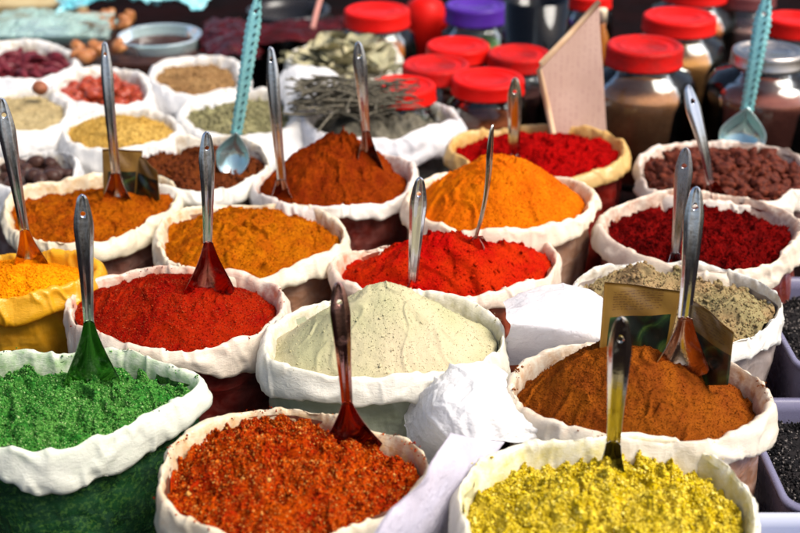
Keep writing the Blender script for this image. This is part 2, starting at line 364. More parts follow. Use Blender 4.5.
def heap_z(k, p):
    """height and rho of the heap of sack k at world xy points p (N,2)"""
    s = SK[k]; d = p-s['pk']; a = np.arctan2(d[:, 1], d[:, 0]); R = np.interp(a, s['ba'], s['br'], period=2*math.pi)
    rho = np.hypot(*d.T)/R
    e = s['e']; f = (np.sqrt(1+e*e)-np.sqrt(np.clip(rho, 0, 1)**2+e*e))/(np.sqrt(1+e*e)-e)
    return s['zl']+s['h']*f, rho
def make_heap(key, mat, label, fill=.022, h=.05, e=.5, peak=(0, 0), amp=.004, fr=24, nt=300, nr=120, grain=None, seed=0, fn=None, fine=.0012, clump=0, spill=0, name='spice_heap', cat='spice', ridge=0, kind=None, group='spice heaps'):
    s = SK[key]; c = s['c']; inner = c - s['N2']*.008
    pk = s['C']+np.array(peak); d = inner-pk
    a = np.arctan2(d[:, 1], d[:, 0]); o = np.argsort(a)
    s.update(pk=pk, ba=a[o], br=np.hypot(*d.T)[o], zl=s['z']-fill, h=h, e=e)
    th = np.arange(nt)*2*math.pi/nt; R = np.interp(th, s['ba'], s['br'], period=2*math.pi)
    rho = (np.arange(nr+1)/nr)**.85
    X = pk[0]+np.cos(th)[:, None]*R[:, None]*rho; Y = pk[1]+np.sin(th)[:, None]*R[:, None]*rho
    p = np.stack([X.ravel(), Y.ravel()], 1)
    def surf(p):
        z, rh = heap_z(key, p)
        q = np.concatenate([p, np.zeros((len(p), 1))], 1)
        warp = np.stack([fbm(q*fr*.6+3, seed+40, 2), fbm(q*fr*.6+8, seed+41, 2), 0*z], 1)*.35
        z = z + amp*fbm(q*fr*.45+warp, seed, 3)*1.8 + amp*.8*fbm(q*fr*1.8, seed+2, 3) - amp*1.3*np.clip(np.abs(vnoise(q*fr*.8+warp*5, seed+80)), 0, .3)/.3*(1-.0*rh) + fine*fbm(q*200, seed+4, 2)
        if clump: z = z + clump*(np.sqrt(np.abs(fbm(q*60+warp*3, seed+70, 3)))*2-.9)
        if ridge: z = z + ridge*np.maximum(0, ridged(q*fr*.5+warp*2, seed+9, 3)-.1)
        if fn is not None: z = z + fn(p, rh)
        return z, rh
    s['surf'] = surf
    z, rh = surf(p)
    Vh = np.stack([p[:, 0], p[:, 1], z], 1)
    o3 = np.array([pk[0], pk[1], s['zl']])
    qd = grid_quads(nt, nr+1, True, False)
    V = Vh-o3; tris = None; gr = np.zeros(len(V))
    if grain:
        allV = [V]; allT = []; off = len(V); gr = [np.zeros(len(V))]
        for (N, smin, smax, st, hi, lift) in grain:
            r = np.sqrt(rng.uniform(0, .97, N)); t_ = rng.uniform(0, 2*math.pi, N)
            Rr = np.interp(t_, s['ba'], s['br'], period=2*math.pi)
            pp = np.stack([pk[0]+np.cos(t_)*Rr*r, pk[1]+np.sin(t_)*Rr*r], 1)
            zz, _ = surf(pp); sz = smin+(smax-smin)*rng.uniform(0, 1, N)**2
            W, T = chunks(np.concatenate([pp, (zz+lift*sz)[:, None]], 1)-o3, sz, st, hi=hi)
            allV.append(W); allT.append(T+off); off += len(W); gr.append(np.full(len(W), .3 if hi else 1.0))
        if spill:                                 # crumbs spilled on the rim
            ii = rng.integers(0, len(c), spill); ii = ii[(fbm(np.stack([ii*.03, 0*ii, 0*ii], 1), seed+90, 2) > -.05)]
            of = rng.normal(-.002, .0035, len(ii)); pp = c[ii]+s['N2'][ii]*of[:, None]; sz = rng.uniform(.0006, .0018, len(ii))
            W, T = chunks(np.concatenate([pp, (s['zr'][ii]-.0005-.22*np.abs(of))[:, None]], 1)-o3, sz); allV.append(W); allT.append(T+off); off += len(W); gr.append(np.ones(len(W)))
        V = np.concatenate(allV); tris = np.concatenate(allT); gr = np.concatenate(gr)
    me = mesh_np(name, V, qd, tris)
    at_ = me.attributes.new('grain', 'FLOAT', 'POINT'); at_.data.foreach_set('value', gr.astype(np.float32))
    ob = link(name, me, mat, None, o3)
    tag(ob, label, cat, group, kind)
    return ob

WHITE = dict(base=(.82, .79, .73)); 
def cuff(k, stain, amt=.35, base=(.86, .81, .70), trans=.28): return mat_cuff('cuff_'+k, base, stain, amt, trans)

# ---- 1 green
make_sack('green', [(198,380),(182,397),(150,413),(100,434),(50,447),(0,446),(-50,430),(-75,400),(-50,368),(0,353),(60,350),(110,350),(155,360),(188,371)], .30,
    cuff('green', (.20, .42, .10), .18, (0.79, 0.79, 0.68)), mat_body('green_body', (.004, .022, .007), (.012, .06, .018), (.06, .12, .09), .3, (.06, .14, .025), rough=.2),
    'large plastic sack of crumbled green spice, cut by the left edge of the photo', seed=1, ch=1.15)
make_heap('green', mat_powder('green_spice', (.065, .31, .055), (.17, .43, .10), (.006, .055, .010), 34, 34, .8, extra=[(.90, (.20, .46, .11)), (.975, (.50, .70, .28))], dk=.7),
    'coarse bright green crumbled spice filling the front left sack', fill=.022, h=.030, e=1.2, amp=.008, fr=42, peak=(0, .02), ridge=.003,
    clump=.0075, grain=[(42000, .0007, .0017, (1, 1, .7), False, .6), (1800, .0018, .0034, (1, .9, .7), False, .4), (7000, .0010, .0025, (1, .8, .6), False, .2)], seed=2, spill=160, nt=420, nr=170)
# ---- 2 orange flakes
make_sack('flakes', [(428,458),(415,482),(385,505),(330,528),(280,538),(220,532),(180,512),(162,485),(170,450),(202,422),(255,404),(310,406),(365,425),(405,438)], .30,
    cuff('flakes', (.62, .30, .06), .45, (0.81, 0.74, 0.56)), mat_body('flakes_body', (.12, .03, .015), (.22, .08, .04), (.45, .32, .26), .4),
    'sack of orange red chilli flakes at the bottom centre, with a dark red spoon', seed=11, ch=1.0)
make_heap('flakes', mat_powder('flake_spice', (.52, .042, .008), (.74, .125, .013), (.10, .008, .005), 28, 32, .8, extra=[(.90, (.78, .20, .02)), (.97, (.95, .50, .12))], dk=.7),
    'coarse orange red chilli flakes filling the bottom centre sack', fill=.020, h=.040, e=1.0, amp=.007, fr=40, peak=(-.01, .03), ridge=.003,
    clump=.0075, grain=[(42000, .0007, .0017, (1, 1, .5), False, .6), (1500, .0018, .0036, (1, .8, .4), False, .5), (7000, .0010, .0025, (1, .8, .6), False, .2)], seed=12, spill=260, nt=420, nr=170)
# ---- 3 yellow
make_sack('yellow', [(757,520),(745,560),(690,590),(610,598),(530,585),(480,550),(464,515),(464,480),(490,454),(530,443),(580,440),(640,432),(695,443),(737,470)], .30,
    cuff('yellow', (.70, .60, .15), .20, (0.88, 0.85, 0.75)), mat_body('yellow_body', (.42, .38, .14), (.60, .58, .36), (.8, .8, .75), .4),
    'white sack of yellow crumbled spice at the bottom right front', seed=21, ch=1.25, cw=1.15)
make_heap('yellow', mat_powder('yellow_spice', (.62, .455, .045), (.76, .60, .11), (.21, .14, .02), 28, 34, .7, k=.80, extra=[(.90, (.82, .66, .07)), (.97, (.86, .74, .2))], dk=.7),
    'lumpy mustard yellow crumbled spice filling the bottom right sack', fill=.030, h=.030, e=1.0, amp=.007, fr=40, peak=(-.02, .02), ridge=.003,
    clump=.0075, grain=[(42000, .0008, .0019, (1, 1, .7), False, .6), (2000, .002, .0036, (1, 1, .7), False, .4), (7000, .0010, .0025, (1, .8, .6), False, .2)], seed=22, spill=120, nt=420, nr=170)
# ---- 4 red
make_sack('red', [(284,303),(270,322),(235,338),(185,347),(130,342),(85,325),(68,302),(78,286),(105,275),(145,268),(200,267),(245,273),(275,285)], .30,
    cuff('red', (.55, .12, .04), .30, (0.83, 0.74, 0.60)), mat_body('red_body', (.06, .005, .004), (.15, .012, .008), (.35, .12, .10), .35),
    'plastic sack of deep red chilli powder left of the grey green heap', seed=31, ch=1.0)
make_heap('red', mat_powder('red_spice', (.36, .017, .008), (.46, .034, .009), (.16, .006, .004), 60, 26, .6, dk=.3, extra=[(.94, (.75, .16, .05))]),
    'deep red coarse chilli powder heaped behind the green spice', fill=.022, h=.055, e=.6, amp=.004, fr=30, peak=(-.01, .015),
    clump=.0016, grain=[(20000, .0005, .0013, (1, 1, .6), False, .5)], seed=32, spill=160)
# ---- 5 sage
make_sack('sage', [(503,328),(495,350),(470,363),(430,371),(380,375),(330,373),(285,365),(264,350),(270,327),(300,307),(350,295),(410,291),(460,300),(490,311)], .31,
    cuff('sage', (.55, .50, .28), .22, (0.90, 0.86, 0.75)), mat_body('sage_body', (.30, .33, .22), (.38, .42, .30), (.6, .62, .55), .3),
    'white sack holding the smooth pale grey green powder cone in the centre', seed=41, ch=1.2, cw=1.1)
make_heap('sage', mat_powder('sage_spice', (.47, .45, .27), (.58, .50, .34), (.42, .40, .23), 90, 7, .3, bumpd=.0006, dk=.25, k=.78),
    'smooth cone of pale grey green powder in the centre of the photo', fill=.026, h=.102, e=.16, amp=.0024, fr=26, peak=(.004, .002), ridge=.0026,
    grain=[(5000, .0005, .0010, (1, 1, .8), False, .3), (160, .001, .0022, (1, 1, .8), True, .2)], seed=42, spill=70, fine=.0006)
# ---- 6 cumin brown
make_sack('brown', [(770,402),(755,425),(715,441),(650,440),(590,431),(540,415),(515,392),(517,368),(545,351),(600,342),(660,343),(720,360),(755,380)], .30,
    cuff('brown', (.50, .22, .05), .45, (0.86, 0.80, 0.66)), mat_body('brown_body', (.20, .09, .05), (.30, .16, .10), (.5, .40, .36), .45),
    'sack of brown orange powder with printed packets stuck in it', seed=51, ch=1.0)
make_heap('brown', mat_powder('brown_spice', (.29, .070, .018), (.40, .115, .024), (.13, .03, .010), 70, 26, .55, dk=.3),
    'brown orange masala powder heaped in front of the two printed packets', fill=.026, h=.085, e=.45, amp=.005, fr=30, peak=(-.035, .01), ridge=.002,
    clump=.0014, grain=[(20000, .0005, .0012, (1, 1, .7), False, .4)], seed=52, spill=260)
# ---- 7 turmeric in yellow bag
make_sack('turmeric', [(97,262),(85,280),(40,294),(-20,298),(-60,285),(-62,265),(-20,252),(40,250),(78,253)], .305,
    mat_cuff('cuff_turmeric', (.72, .36, .012), (.8, .42, .02), .3, .3), mat_body('turmeric_body', (.42, .18, .008), (.55, .25, .01), (.75, .45, .06), .3),
    'yellow plastic bag of orange turmeric powder at the left edge', seed=61, ch=.9, cw=1.1, wr=1.3)
make_heap('turmeric', mat_powder('turmeric_spice', (.80, .25, .008), (.85, .30, .012), (.6, .16, .006), 60, 12, .35, k=.78),
    'orange turmeric powder in the yellow plastic bag', fill=.018, h=.03, e=.7, amp=.004, fr=28, grain=[(4000, .0008, .002, (1, 1, .7), False, .4)], seed=62, nt=220, nr=80)
# ---- 8 orange ochre
make_sack('ochre', [(346,232),(335,250),(300,264),(250,272),(200,268),(166,254),(156,232),(170,212),(210,202),(260,200),(310,206),(338,218)], .30,
    cuff('ochre', (.60, .30, .06), .30, (0.86, 0.79, 0.62)), mat_body('ochre_body', (.22, .10, .05), (.34, .18, .11), (.5, .4, .33), .45),
    'white sack of ochre orange powder behind the deep red one', seed=71, ch=.75, cw=1.1)
make_heap('ochre', mat_powder('ochre_spice', (.52, .125, .010), (.64, .20, .016), (.24, .045, .006), 55, 34, .7),
    'ochre orange clumpy powder between the deep red powder and the brown red peak', fill=.022, h=.050, e=.9, amp=.006, fr=38, peak=(-.01, .03), ridge=.002,
    clump=.003, grain=[(12000, .0006, .0015, (1, 1, .8), False, .3)], seed=72, nt=260, nr=100)
# ---- 9 vermilion
make_sack('vermilion', [(556,253),(545,273),(500,289),(450,296),(400,294),(350,284),(334,268),(345,253),(380,242),(440,237),(500,237),(540,240)], .29,
    cuff('vermilion', (.60, .20, .08), .35, (0.86, 0.74, 0.60)), mat_body('vermilion_body', (.20, .03, .015), (.35, .08, .04), (.55, .35, .28), .4),
    'sack of bright vermilion powder behind the grey green cone', seed=81, ch=.65, cw=.95)
def vermfn(p, rh):
    a, b_ = at(478, 243, .36)[:2], at(515, 292, .30)[:2]; t_ = (b_-a)/np.linalg.norm(b_-a); n_ = np.array([-t_[1], t_[0]])
    d = (p-a)@n_; al = (p-a)@t_; d = d+.006*np.sin(al*90)
    return (.014/(1+np.exp(-d/.0016))*np.exp(-np.maximum(0, d)/.05)-.004*np.exp(-(d/.006)**2))*np.clip(1-(np.abs(al-.03)/.09)**4, 0, 1)*np.clip((1-rh)*5, 0, 1)
make_heap('vermilion', mat_powder('vermilion_spice', (.58, .020, .004), (.68, .050, .006), (.30, .008, .003), 60, 18, .5),
    'bright vermilion red powder behind the grey green cone', fill=.020, h=.078, e=.35, amp=.006, fr=26, peak=(-.01, .0), ridge=.003,
    fn=vermfn, grain=[(8000, .0005, .0013, (1, 1, .8), False, .3), (200, .002, .004, (1, 1, .8), True, .2)], seed=82, nt=300, nr=120)
# ---- 10 tan
make_sack('tan', [(780,306),(765,325),(740,338),(700,349),(640,343),(592,320),(570,292),(585,272),(620,262),(680,261),(740,274),(772,290)], .295,
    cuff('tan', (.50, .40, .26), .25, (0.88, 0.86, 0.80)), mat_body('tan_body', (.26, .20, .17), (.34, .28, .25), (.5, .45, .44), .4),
    'white sack of greyish tan powder behind the printed packets', seed=91, ch=1.1)
def tanfn(p, rh):
    a = at(640, 262, .34)[:2]; b = at(735, 290, .33)[:2]
    return .034*np.exp(-((p-a)**2).sum(1)/.0016)-.014*np.exp(-((p-at(700, 285, .33)[:2])**2).sum(1)/.0010)+.014*np.exp(-((p-b)**2).sum(1)/.0016)
make_heap('tan', mat_powder('tan_spice', (.36, .24, .13), (.30, .25, .13), (.16, .10, .05), 60, 12, .8, k=.78),
    'greyish tan powder in two broken clods behind the printed packets', fill=.016, h=.030, e=.8, amp=.007, fr=34, peak=(0, .03), ridge=.004, fn=tanfn,
    grain=[(7000, .0008, .0022, (1, 1, .8), False, .3), (500, .002, .005, (1, 1, .8), True, .3)], seed=92, nt=260, nr=100)
# ---- 11 rust (left) with packet
make_sack('rust', [(176,193),(152,216),(105,237),(50,240),(15,228),(4,205),(20,188),(60,180),(110,174),(150,173),(170,180)], .30,
    cuff('rust', (.60, .32, .08), .35, (0.83, 0.75, 0.56)), mat_body('rust_body', (.14, .05, .035), (.26, .12, .09), (.48, .38, .33), .5),
    'cream sack of rust orange powder behind the yellow bag', seed=101, ch=.75, cw=1.1)
make_heap('rust', mat_powder('rust_spice', (.38, .075, .010), (.52, .14, .015), (.16, .03, .006), 55, 30, .7),
    'rust orange powder behind the yellow bag with a printed packet in it', fill=.020, h=.025, e=1, amp=.005, fr=34, ridge=.002, clump=.003, grain=[(8000, .0006, .0015, (1, 1, .8), False, .3)], seed=102, nt=220, nr=90)
# ---- 12 brown red mound
make_sack('peak', [(415,178),(400,192),(370,203),(330,208),(285,203),(257,188),(259,173),(285,162),(330,156),(380,155),(408,163)], .30,
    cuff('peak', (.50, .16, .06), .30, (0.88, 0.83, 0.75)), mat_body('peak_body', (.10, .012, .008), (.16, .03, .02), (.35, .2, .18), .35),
    'white sack with a tall brown red powder peak, in front of the twigs', seed=111, ch=.7)
make_heap('peak', mat_powder('peak_spice', (.25, .032, .010), (.38, .066, .014), (.12, .010, .005), 50, 26, .7),
    'tall brown red powder peak in front of the bundle of dry twigs', fill=.020, h=.108, e=.35, amp=.007, fr=30, ridge=.003, peak=(.0, .01), clump=.003, grain=[(9000, .0006, .0016, (1, 1, .8), False, .3)], seed=112, nt=240, nr=90)
# ---- 13 orange mound
make_sack('orange', [(591,198),(580,212),(550,224),(500,230),(450,225),(415,212),(407,194),(425,178),(460,170),(510,169),(560,175),(585,186)], .315,
    cuff('orange', (.65, .35, .12), .25, (0.88, 0.77, 0.60)), mat_body('orange_body', (.36, .18, .10), (.46, .26, .17), (.66, .54, .45), .4),
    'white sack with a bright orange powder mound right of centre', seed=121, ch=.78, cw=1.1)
make_heap('orange', mat_powder('orange_spice', (.68, .145, .010), (.74, .20, .014), (.44, .075, .008), 50, 26, .5, k=.66),
    'bright orange powder mound in front of the red powder', fill=.020, h=.098, e=.45, amp=.004, fr=30, peak=(.006, .0), clump=.0016, grain=[(8000, .0006, .0013, (1, 1, .8), False, .3)], seed=122, nt=240, nr=90)
# ---- 14 dark red
make_sack('crimson', [(800,237),(782,256),(740,268),(690,266),(640,254),(606,232),(601,213),(620,200),(670,192),(730,194),(780,206),(802,221)], .30,
    cuff('crimson', (.42, .14, .06), .35, (0.86, 0.75, 0.60)), mat_body('crimson_body', (.10, .012, .008), (.18, .03, .02), (.4, .22, .18), .35),
    'sack of dark crimson powder at the right, in front of the dried berries', seed=131, ch=.8)
make_heap('crimson', mat_powder('crimson_spice', (.13, .005, .004), (.24, .009, .005), (.04, .003, .003), 45, 26, .8),
    'dark crimson clumpy powder in front of the dried berries', fill=.024, h=.022, e=1, amp=.006, fr=44, ridge=.004, clump=.006, grain=[(9000, .0009, .0022, (1, 1, .8), False, .3)], seed=132, nt=240, nr=90)
# ---- 15 scarlet in beige sack
make_sack('scarlet', [(627,150),(615,164),(580,173),(540,175),(490,169),(457,155),(450,141),(465,130),(500,125),(550,124),(600,130),(621,139)], .30,
    cuff('scarlet', (.62, .32, .06), .7, (.72, .48, .18)), mat_body('scarlet_body', (.22, .008, .005), (.30, .02, .01), (.45, .15, .12), .3),
    'yellowish beige sack of scarlet powder in front of the red lidded jars', seed=141, ch=.8, cw=1.2)
make_heap('scarlet', mat_powder('scarlet_spice', (.40, .006, .004), (.50, .010, .005), (.22, .004, .003), 45, 16, .8),
    'scarlet powder in the yellowish beige sack', fill=.018, h=.035, e=1, amp=.006, fr=34, clump=.005, grain=[(5000, .0008, .002, (1, 1, .8), False, .3)], seed=142, nt=200, nr=80)
# ---- 16 berries
make_sack('berry', [(812,168),(800,184),(760,197),(700,196),(655,188),(641,168),(647,150),(690,140),(740,140),(790,148)], .30,
    cuff('berry', (.45, .2, .1), .3, (0.86, 0.77, 0.66)), mat_body('berry_body', (.12, .05, .04), (.2, .1, .08), (.4, .3, .28), .4),
    'cream sack of dried dark red berries below the metal lidded jar', seed=151, ch=.9)
M_berry = mat_simple('dried_berry', (.04, .008, .005), rough=.6, spec=.12, c2=(.14, .028, .012), sc=60, bumpd=.002, bsc=150)
make_heap('berry', M_berry, 'layer of dried dark red berries deep in the cream sack', fill=.034, h=.028, e=1, amp=.006, fr=40, nt=120, nr=40, seed=152, name='dried_berries', kind='stuff', group=None)
# ---- 17 dark brown
make_sack('cocoa', [(267,156),(260,171),(235,183),(190,188),(150,181),(127,166),(127,151),(150,140),(190,136),(235,137),(258,145)], .30,
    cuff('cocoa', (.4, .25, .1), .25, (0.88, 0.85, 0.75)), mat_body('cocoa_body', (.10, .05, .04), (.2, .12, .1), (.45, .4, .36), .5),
    'white sack of dark brown powder with a turquoise handled scoop', seed=161, ch=.7)
make_heap('cocoa', mat_powder('cocoa_spice', (.17, .045, .02), (.22, .06, .02), (.05, .015, .01), 40, 14, .9), 'dark brown lumpy powder under the turquoise scoop',
    fill=.020, h=.02, e=1, amp=.007, fr=40, ridge=.004, grain=[(3000, .0015, .004, (1, 1, .8), False, .3)], seed=162, nt=180, nr=60)
# ---- small back sacks
def back_sack(key, crest, z, cuffc, bodyc, label, seed, ch=1.15, **k):
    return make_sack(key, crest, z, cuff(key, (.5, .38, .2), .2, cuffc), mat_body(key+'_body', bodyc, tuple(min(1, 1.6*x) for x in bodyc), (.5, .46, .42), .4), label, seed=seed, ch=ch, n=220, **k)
back_sack('mustard', [(178,128),(165,141),(120,147),(76,141),(63,128),(75,116),(110,110),(150,111),(172,119)], .30, (.84, .82, .78), (.2, .16, .12), 'white sack of light tan powder behind the dark brown one', 171, cw=1.8)
make_heap('mustard', mat_powder('mustard_spice', (.52, .32, .09), (.6, .4, .13), (.3, .16, .04), 45, 14, .8, k=.78), 'light tan powder in the white sack behind the dark brown powder', fill=.014, h=.03, e=1, grain=[(2500, .0015, .003, (1, 1, .8), False, .3)], seed=172, nt=160, nr=50)
back_sack('nutmeg', [(76,162),(68,178),(40,187),(0,186),(-20,172),(-5,158),(30,151),(60,152)], .285, (.80, .80, .80), (.16, .08, .06), 'white sack of dark brown nutmegs near the left edge', 181)
back_sack('fennel', [(70,103),(60,120),(25,130),(-15,126),(-30,107),(-10,93),(25,88),(58,91)], .305, (.84, .82, .78), (.2, .13, .10), 'white sack of pale tan seeds with one brown nut on its rim', 191, ch=1.3, cw=1.9)
make_heap('fennel', mat_powder('fennel_spice', (.42, .33, .18), (.5, .4, .22), (.2, .15, .08), 40, 14, .9, k=.78), 'pale tan seeds in the sack at the left edge', fill=.014, h=.012, e=1, grain=[(2500, .001, .003, (1, .4, .4), False, .3)], seed=192, nt=140, nr=50)
back_sack('chilli', [(74,56),(62,70),(20,80),(-25,76),(-38,56),(-10,44),(30,40),(62,45)], .30, (.82, .82, .82), (.3, .25, .24), 'white sack of dried dark red chillies at the far left', 201, cw=2.0)
back_sack('nut', [(148,84),(140,98),(100,106),(62,100),(53,84),(66,71),(105,66),(138,71)], .30, (.84, .82, .80), (.3, .26, .24), 'white sack of shiny orange red dried fruit', 211, cw=2.0)
back_sack('coriander', [(242,75),(235,88),(200,93),(162,87),(152,73),(162,62),(195,57),(232,61)], .30, (.84, .83, .82), (.45, .45, .45), 'white sack of small brown seeds behind the pods', 221, cw=2.3)
make_heap('coriander', mat_powder('coriander_spice', (.30, .17, .08), (.4, .25, .12), (.12, .06, .03), 40, 14, 1, k=.78), 'small brown seeds in the white sack left of the turquoise handle', fill=.016, h=.012, e=1, grain=[(1800, .002, .004, (1, 1, .8), True, .3)], seed=222, nt=120, nr=40)
back_sack('pod', [(298,112),(285,127),(240,135),(196,128),(180,112),(192,97),(230,90),(280,94)], .295, (.84, .83, .81), (.4, .38, .36), 'white sack of grey green pods behind the turquoise handle', 231, ch=1.9, cw=3.2, wr=1.3)
make_heap('pod', mat_powder('pod_spice', (.22, .2, .11), (.3, .28, .15), (.07, .06, .035), 40, 14, 1, k=.78), 'grey green pods and seeds in the white sack', fill=.022, h=.015, e=1, grain=[(900, .003, .007, (1.4, .6, .6), True, .3)], seed=232, nt=120, nr=40)
back_sack('leaf', [(398,60),(385,74),(345,80),(305,72),(290,57),(302,45),(345,37),(385,45)], .30, (.82, .80, .70), (.4, .36, .3), 'cream sack heaped with dried bay leaves', 241, cw=1.9)
back_sack('twig', [(460,112),(430,127),(380,135),(325,131),(303,115),(318,99),(360,92),(420,95)], .30, (.84, .83, .86), (.06, .07, .06), 'white sack of dry grey brown twigs behind the brown red peak', 251, ch=1.4, cw=2.2, wr=1.3)
M_nutbed = mat_simple('fruit_skin', (.20, .016, .008), rough=.3, c2=(.36, .06, .015), sc=40, bumpd=.002, bsc=80, coat=.3)
M_nutmeg = mat_simple('nutmeg_skin', (.028, .012, .008), rough=.4, c2=(.06, .026, .018), sc=60, bumpd=.001, bsc=150)
M_chilli = mat_simple('chilli_skin', (.06, .005, .008), rough=.35, c2=(.15, .02, .028), sc=30, bumpd=.002, bsc=60)
M_leaf = mat_simple('bay_leaf', (.24, .23, .13), rough=.6, c2=(.46, .40, .25), sc=20, bumpd=.001, bsc=60)
M_twig = mat_simple('twig_bark', (.05, .045, .032), rough=.75, c2=(.16, .14, .10), sc=50, bumpd=.001, bsc=120)
for k, mt, lab, nm in (('nutmeg', M_nutmeg, 'dark layer of nutmegs under the top ones', 'nutmegs'), ('chilli', M_chilli, 'layer of dried chillies under the top ones', 'dried_chillies'),
                   ('nut', M_nutbed, 'layer of orange red dried fruit under the top pieces', 'dried_fruit'), ('leaf', M_leaf, 'layer of bay leaves under the top ones', 'bay_leaves'), ('twig', M_twig, 'dark tangle of twigs deep in the sack', 'twigs')):
    make_heap(k, mt, lab, fill=.04, h=.02 if k not in ('leaf', 'twig') else .05, e=1, amp=.01, fr=40, nt=100, nr=30, seed=300, name=nm, cat=nm.replace('_', ' '), kind='stuff', group=None)

# ------------------------------------------------------------------ countable pieces
def lump_mesh(name, sx, sy, sz, seed, rough=.18, sub=3):
    B, F = ico(sub); d = 1+rough*fbm(B*1.4, seed, 3)*1.5+rough*.4*fbm(B*5, seed+2, 2)
    return mesh_np(name, B*d[:, None]*np.array([sx, sy, sz]), None, F)
def scatter(key, name, meshes, mat, N, label, cat, group, mind, lift, zscale=1, rmax=.93):
    s = SK[key]; pts = []; tries = 0
    for me in meshes:
        me.materials.clear(); me.materials.append(mat)
    while len(pts) < N and tries < N*200:
        tries += 1
        t_ = random.random()*2*math.pi; r = math.sqrt(random.random())*rmax
        R = np.interp(t_, s['ba'], s['br'], period=2*math.pi); p = s['pk']+np.array([math.cos(t_), math.sin(t_)])*R*r
        if all(np.hypot(*(p-q)) > mind for q in pts): pts.append(p)
    for p in pts:
        z = s['surf'](np.array([p]))[0][0]
        o = bpy.data.objects.new(name, random.choice(meshes)); COL.objects.link(o)
        o.location = (p[0], p[1], z+lift*random.uniform(.7, 1.3)); o.rotation_euler = (random.uniform(-.5, .5), random.uniform(-.5, .5), random.uniform(0, 6.28))
        sc = random.uniform(.7, 1.35); o.scale = (sc, sc, sc); tag(o, label, cat, group)
scatter('berry', 'dried_berry', [lump_mesh('dried_berry', .0155, .012, .011, k, .62) for k in range(6)], M_berry, 150, 'wrinkled dark red dried berry in the cream sack under the metal lidded jar', 'dried berry', 'dried berries in the cream sack', .0185, .010)
scatter('nut', 'dried_fruit', [lump_mesh('dried_fruit', .015, .013, .011, k+9, .2) for k in range(3)], M_nutbed, 60, 'shiny orange red dried fruit in the small white sack', 'dried fruit', 'orange red dried fruit', .022, .012)
scatter('nutmeg', 'nutmeg', [lump_mesh('nutmeg', .020, .014, .014, k+19, .06) for k in range(3)], M_nutmeg, 50, 'dark brown oval nutmeg in the sack near the left edge', 'nutmeg', 'nutmegs in the white sack', .026, .014)
def tube_mesh(name, pts, rad, k=8):
    pts = np.array(pts, float); n_ = len(pts); T = np.gradient(pts, axis=0); T /= np.linalg.norm(T, axis=1)[:, None]
    up = np.array([0.1, .2, 1.0]); A = np.cross(T, up); A /= np.linalg.norm(A, axis=1)[:, None]; B = np.cross(T, A)
    a = np.arange(k)*2*math.pi/k; rad = np.broadcast_to(rad, (n_,))
    V = pts[:, None]+rad[:, None, None]*(np.cos(a)[None, :, None]*A[:, None]+np.sin(a)[None, :, None]*B[:, None])
    V = V.reshape(-1, 3); V = np.concatenate([V, pts[:1], pts[-1:]]); c0, c1 = len(V)-2, len(V)-1
    tr = [[(j+1) % k, j, c0] for j in range(k)]+[[(n_-1)*k+j, (n_-1)*k+(j+1) % k, c1] for j in range(k)]
    return mesh_np(name, V, grid_quads(n_, k, False, True), np.array(tr))
def chilli_mesh(seed):
    r = random.Random(seed); t_ = np.linspace(0, 1, 14); b = r.uniform(.01, .022)
    pts = np.stack([(t_-.5)*.075, b*np.sin(t_*2.6), .006*np.sin(t_*5)], 1)
    me = tube_mesh('dried_chilli', pts, np.maximum(.0012, .011*np.sin(np.clip(t_*1.1+.12, 0, 1)*math.pi)**.7*(1-.3*t_)), 10)
    return me
scatter('chilli', 'dried_chilli', [chilli_mesh(k) for k in range(4)], M_chilli, 60, 'wrinkled dark red dried chilli in the far left sack', 'dried chilli', 'dried chillies in the far left sack', .022, .012)
def leaf_mesh(seed):
    r = random.Random(seed); n_, m_ = 14, 7; V = []
    for i in range(n_):
        u = i/(n_-1); wd = .021*math.sin(u*math.pi)**.8+.0006
        for j in range(m_):
            v = j/(m_-1)*2-1; V.append([(u-.5)*.095, v*wd, .006*abs(v)*r.uniform(.8, 1.2)+.006*math.sin(u*3+seed)+.002*math.sin(u*9)])
    V = np.array(V); q = grid_quads(n_, m_); V2 = V.copy(); V2[:, 2] -= .0008
    return mesh_np('bay_leaf', np.concatenate([V, V2]), np.concatenate([q, q[:, ::-1]+len(V)]))
scatter('leaf', 'bay_leaf', [leaf_mesh(k) for k in range(5)], M_leaf, 90, 'curled dry olive bay leaf in the cream sack', 'bay leaf', 'dried bay leaves', .013, .022)
# extra pile of leaves handled by heap height; twigs lie across the rim
r = random.Random(5); tw = []
for k in range(6):
    t_ = np.linspace(-.5, .5, 12); L_ = r.uniform(.12, .20)
    tw.append(tube_mesh('twig', np.stack([t_*L_, .012*np.sin(t_*3+k), .012*np.sin(t_*5+k*2)], 1), np.linspace(.0024, .0012, 12), 6))
for m_ in tw: m_.materials.append(M_twig)
c0 = at(368, 103, .33)
for k in range(110):
    o = bpy.data.objects.new('twig', tw[k % 6]); COL.objects.link(o)
    u = r.gauss(0, .030); 
    o.location = (c0[0]+r.uniform(-.085, .03), c0[1]+u, .325+r.uniform(0, .055)*max(0, 1-abs(u)/.08))
    o.rotation_euler = (r.uniform(-.4, .4), r.uniform(-.18, .22), r.gauss(.25, .38) if k % 7 else r.uniform(0, 3))
    tag(o, 'thin dry grey brown twig in the bundle behind the brown red peak', 'twig', 'bundle of dry twigs')
nutm = lump_mesh('dried_nut', .017, .017, .016, 77, .1); nutm.materials.append(mat_simple('nut_shell', (.16, .05, .022), rough=.5, c2=(.28, .10, .05), sc=60, bumpd=.001))
p = at(40, 88, .325); o = bpy.data.objects.new('dried_nut', nutm); COL.objects.link(o); o.location = p
tag(o, 'single round brown nut lying on pale seeds at the left', 'nut')

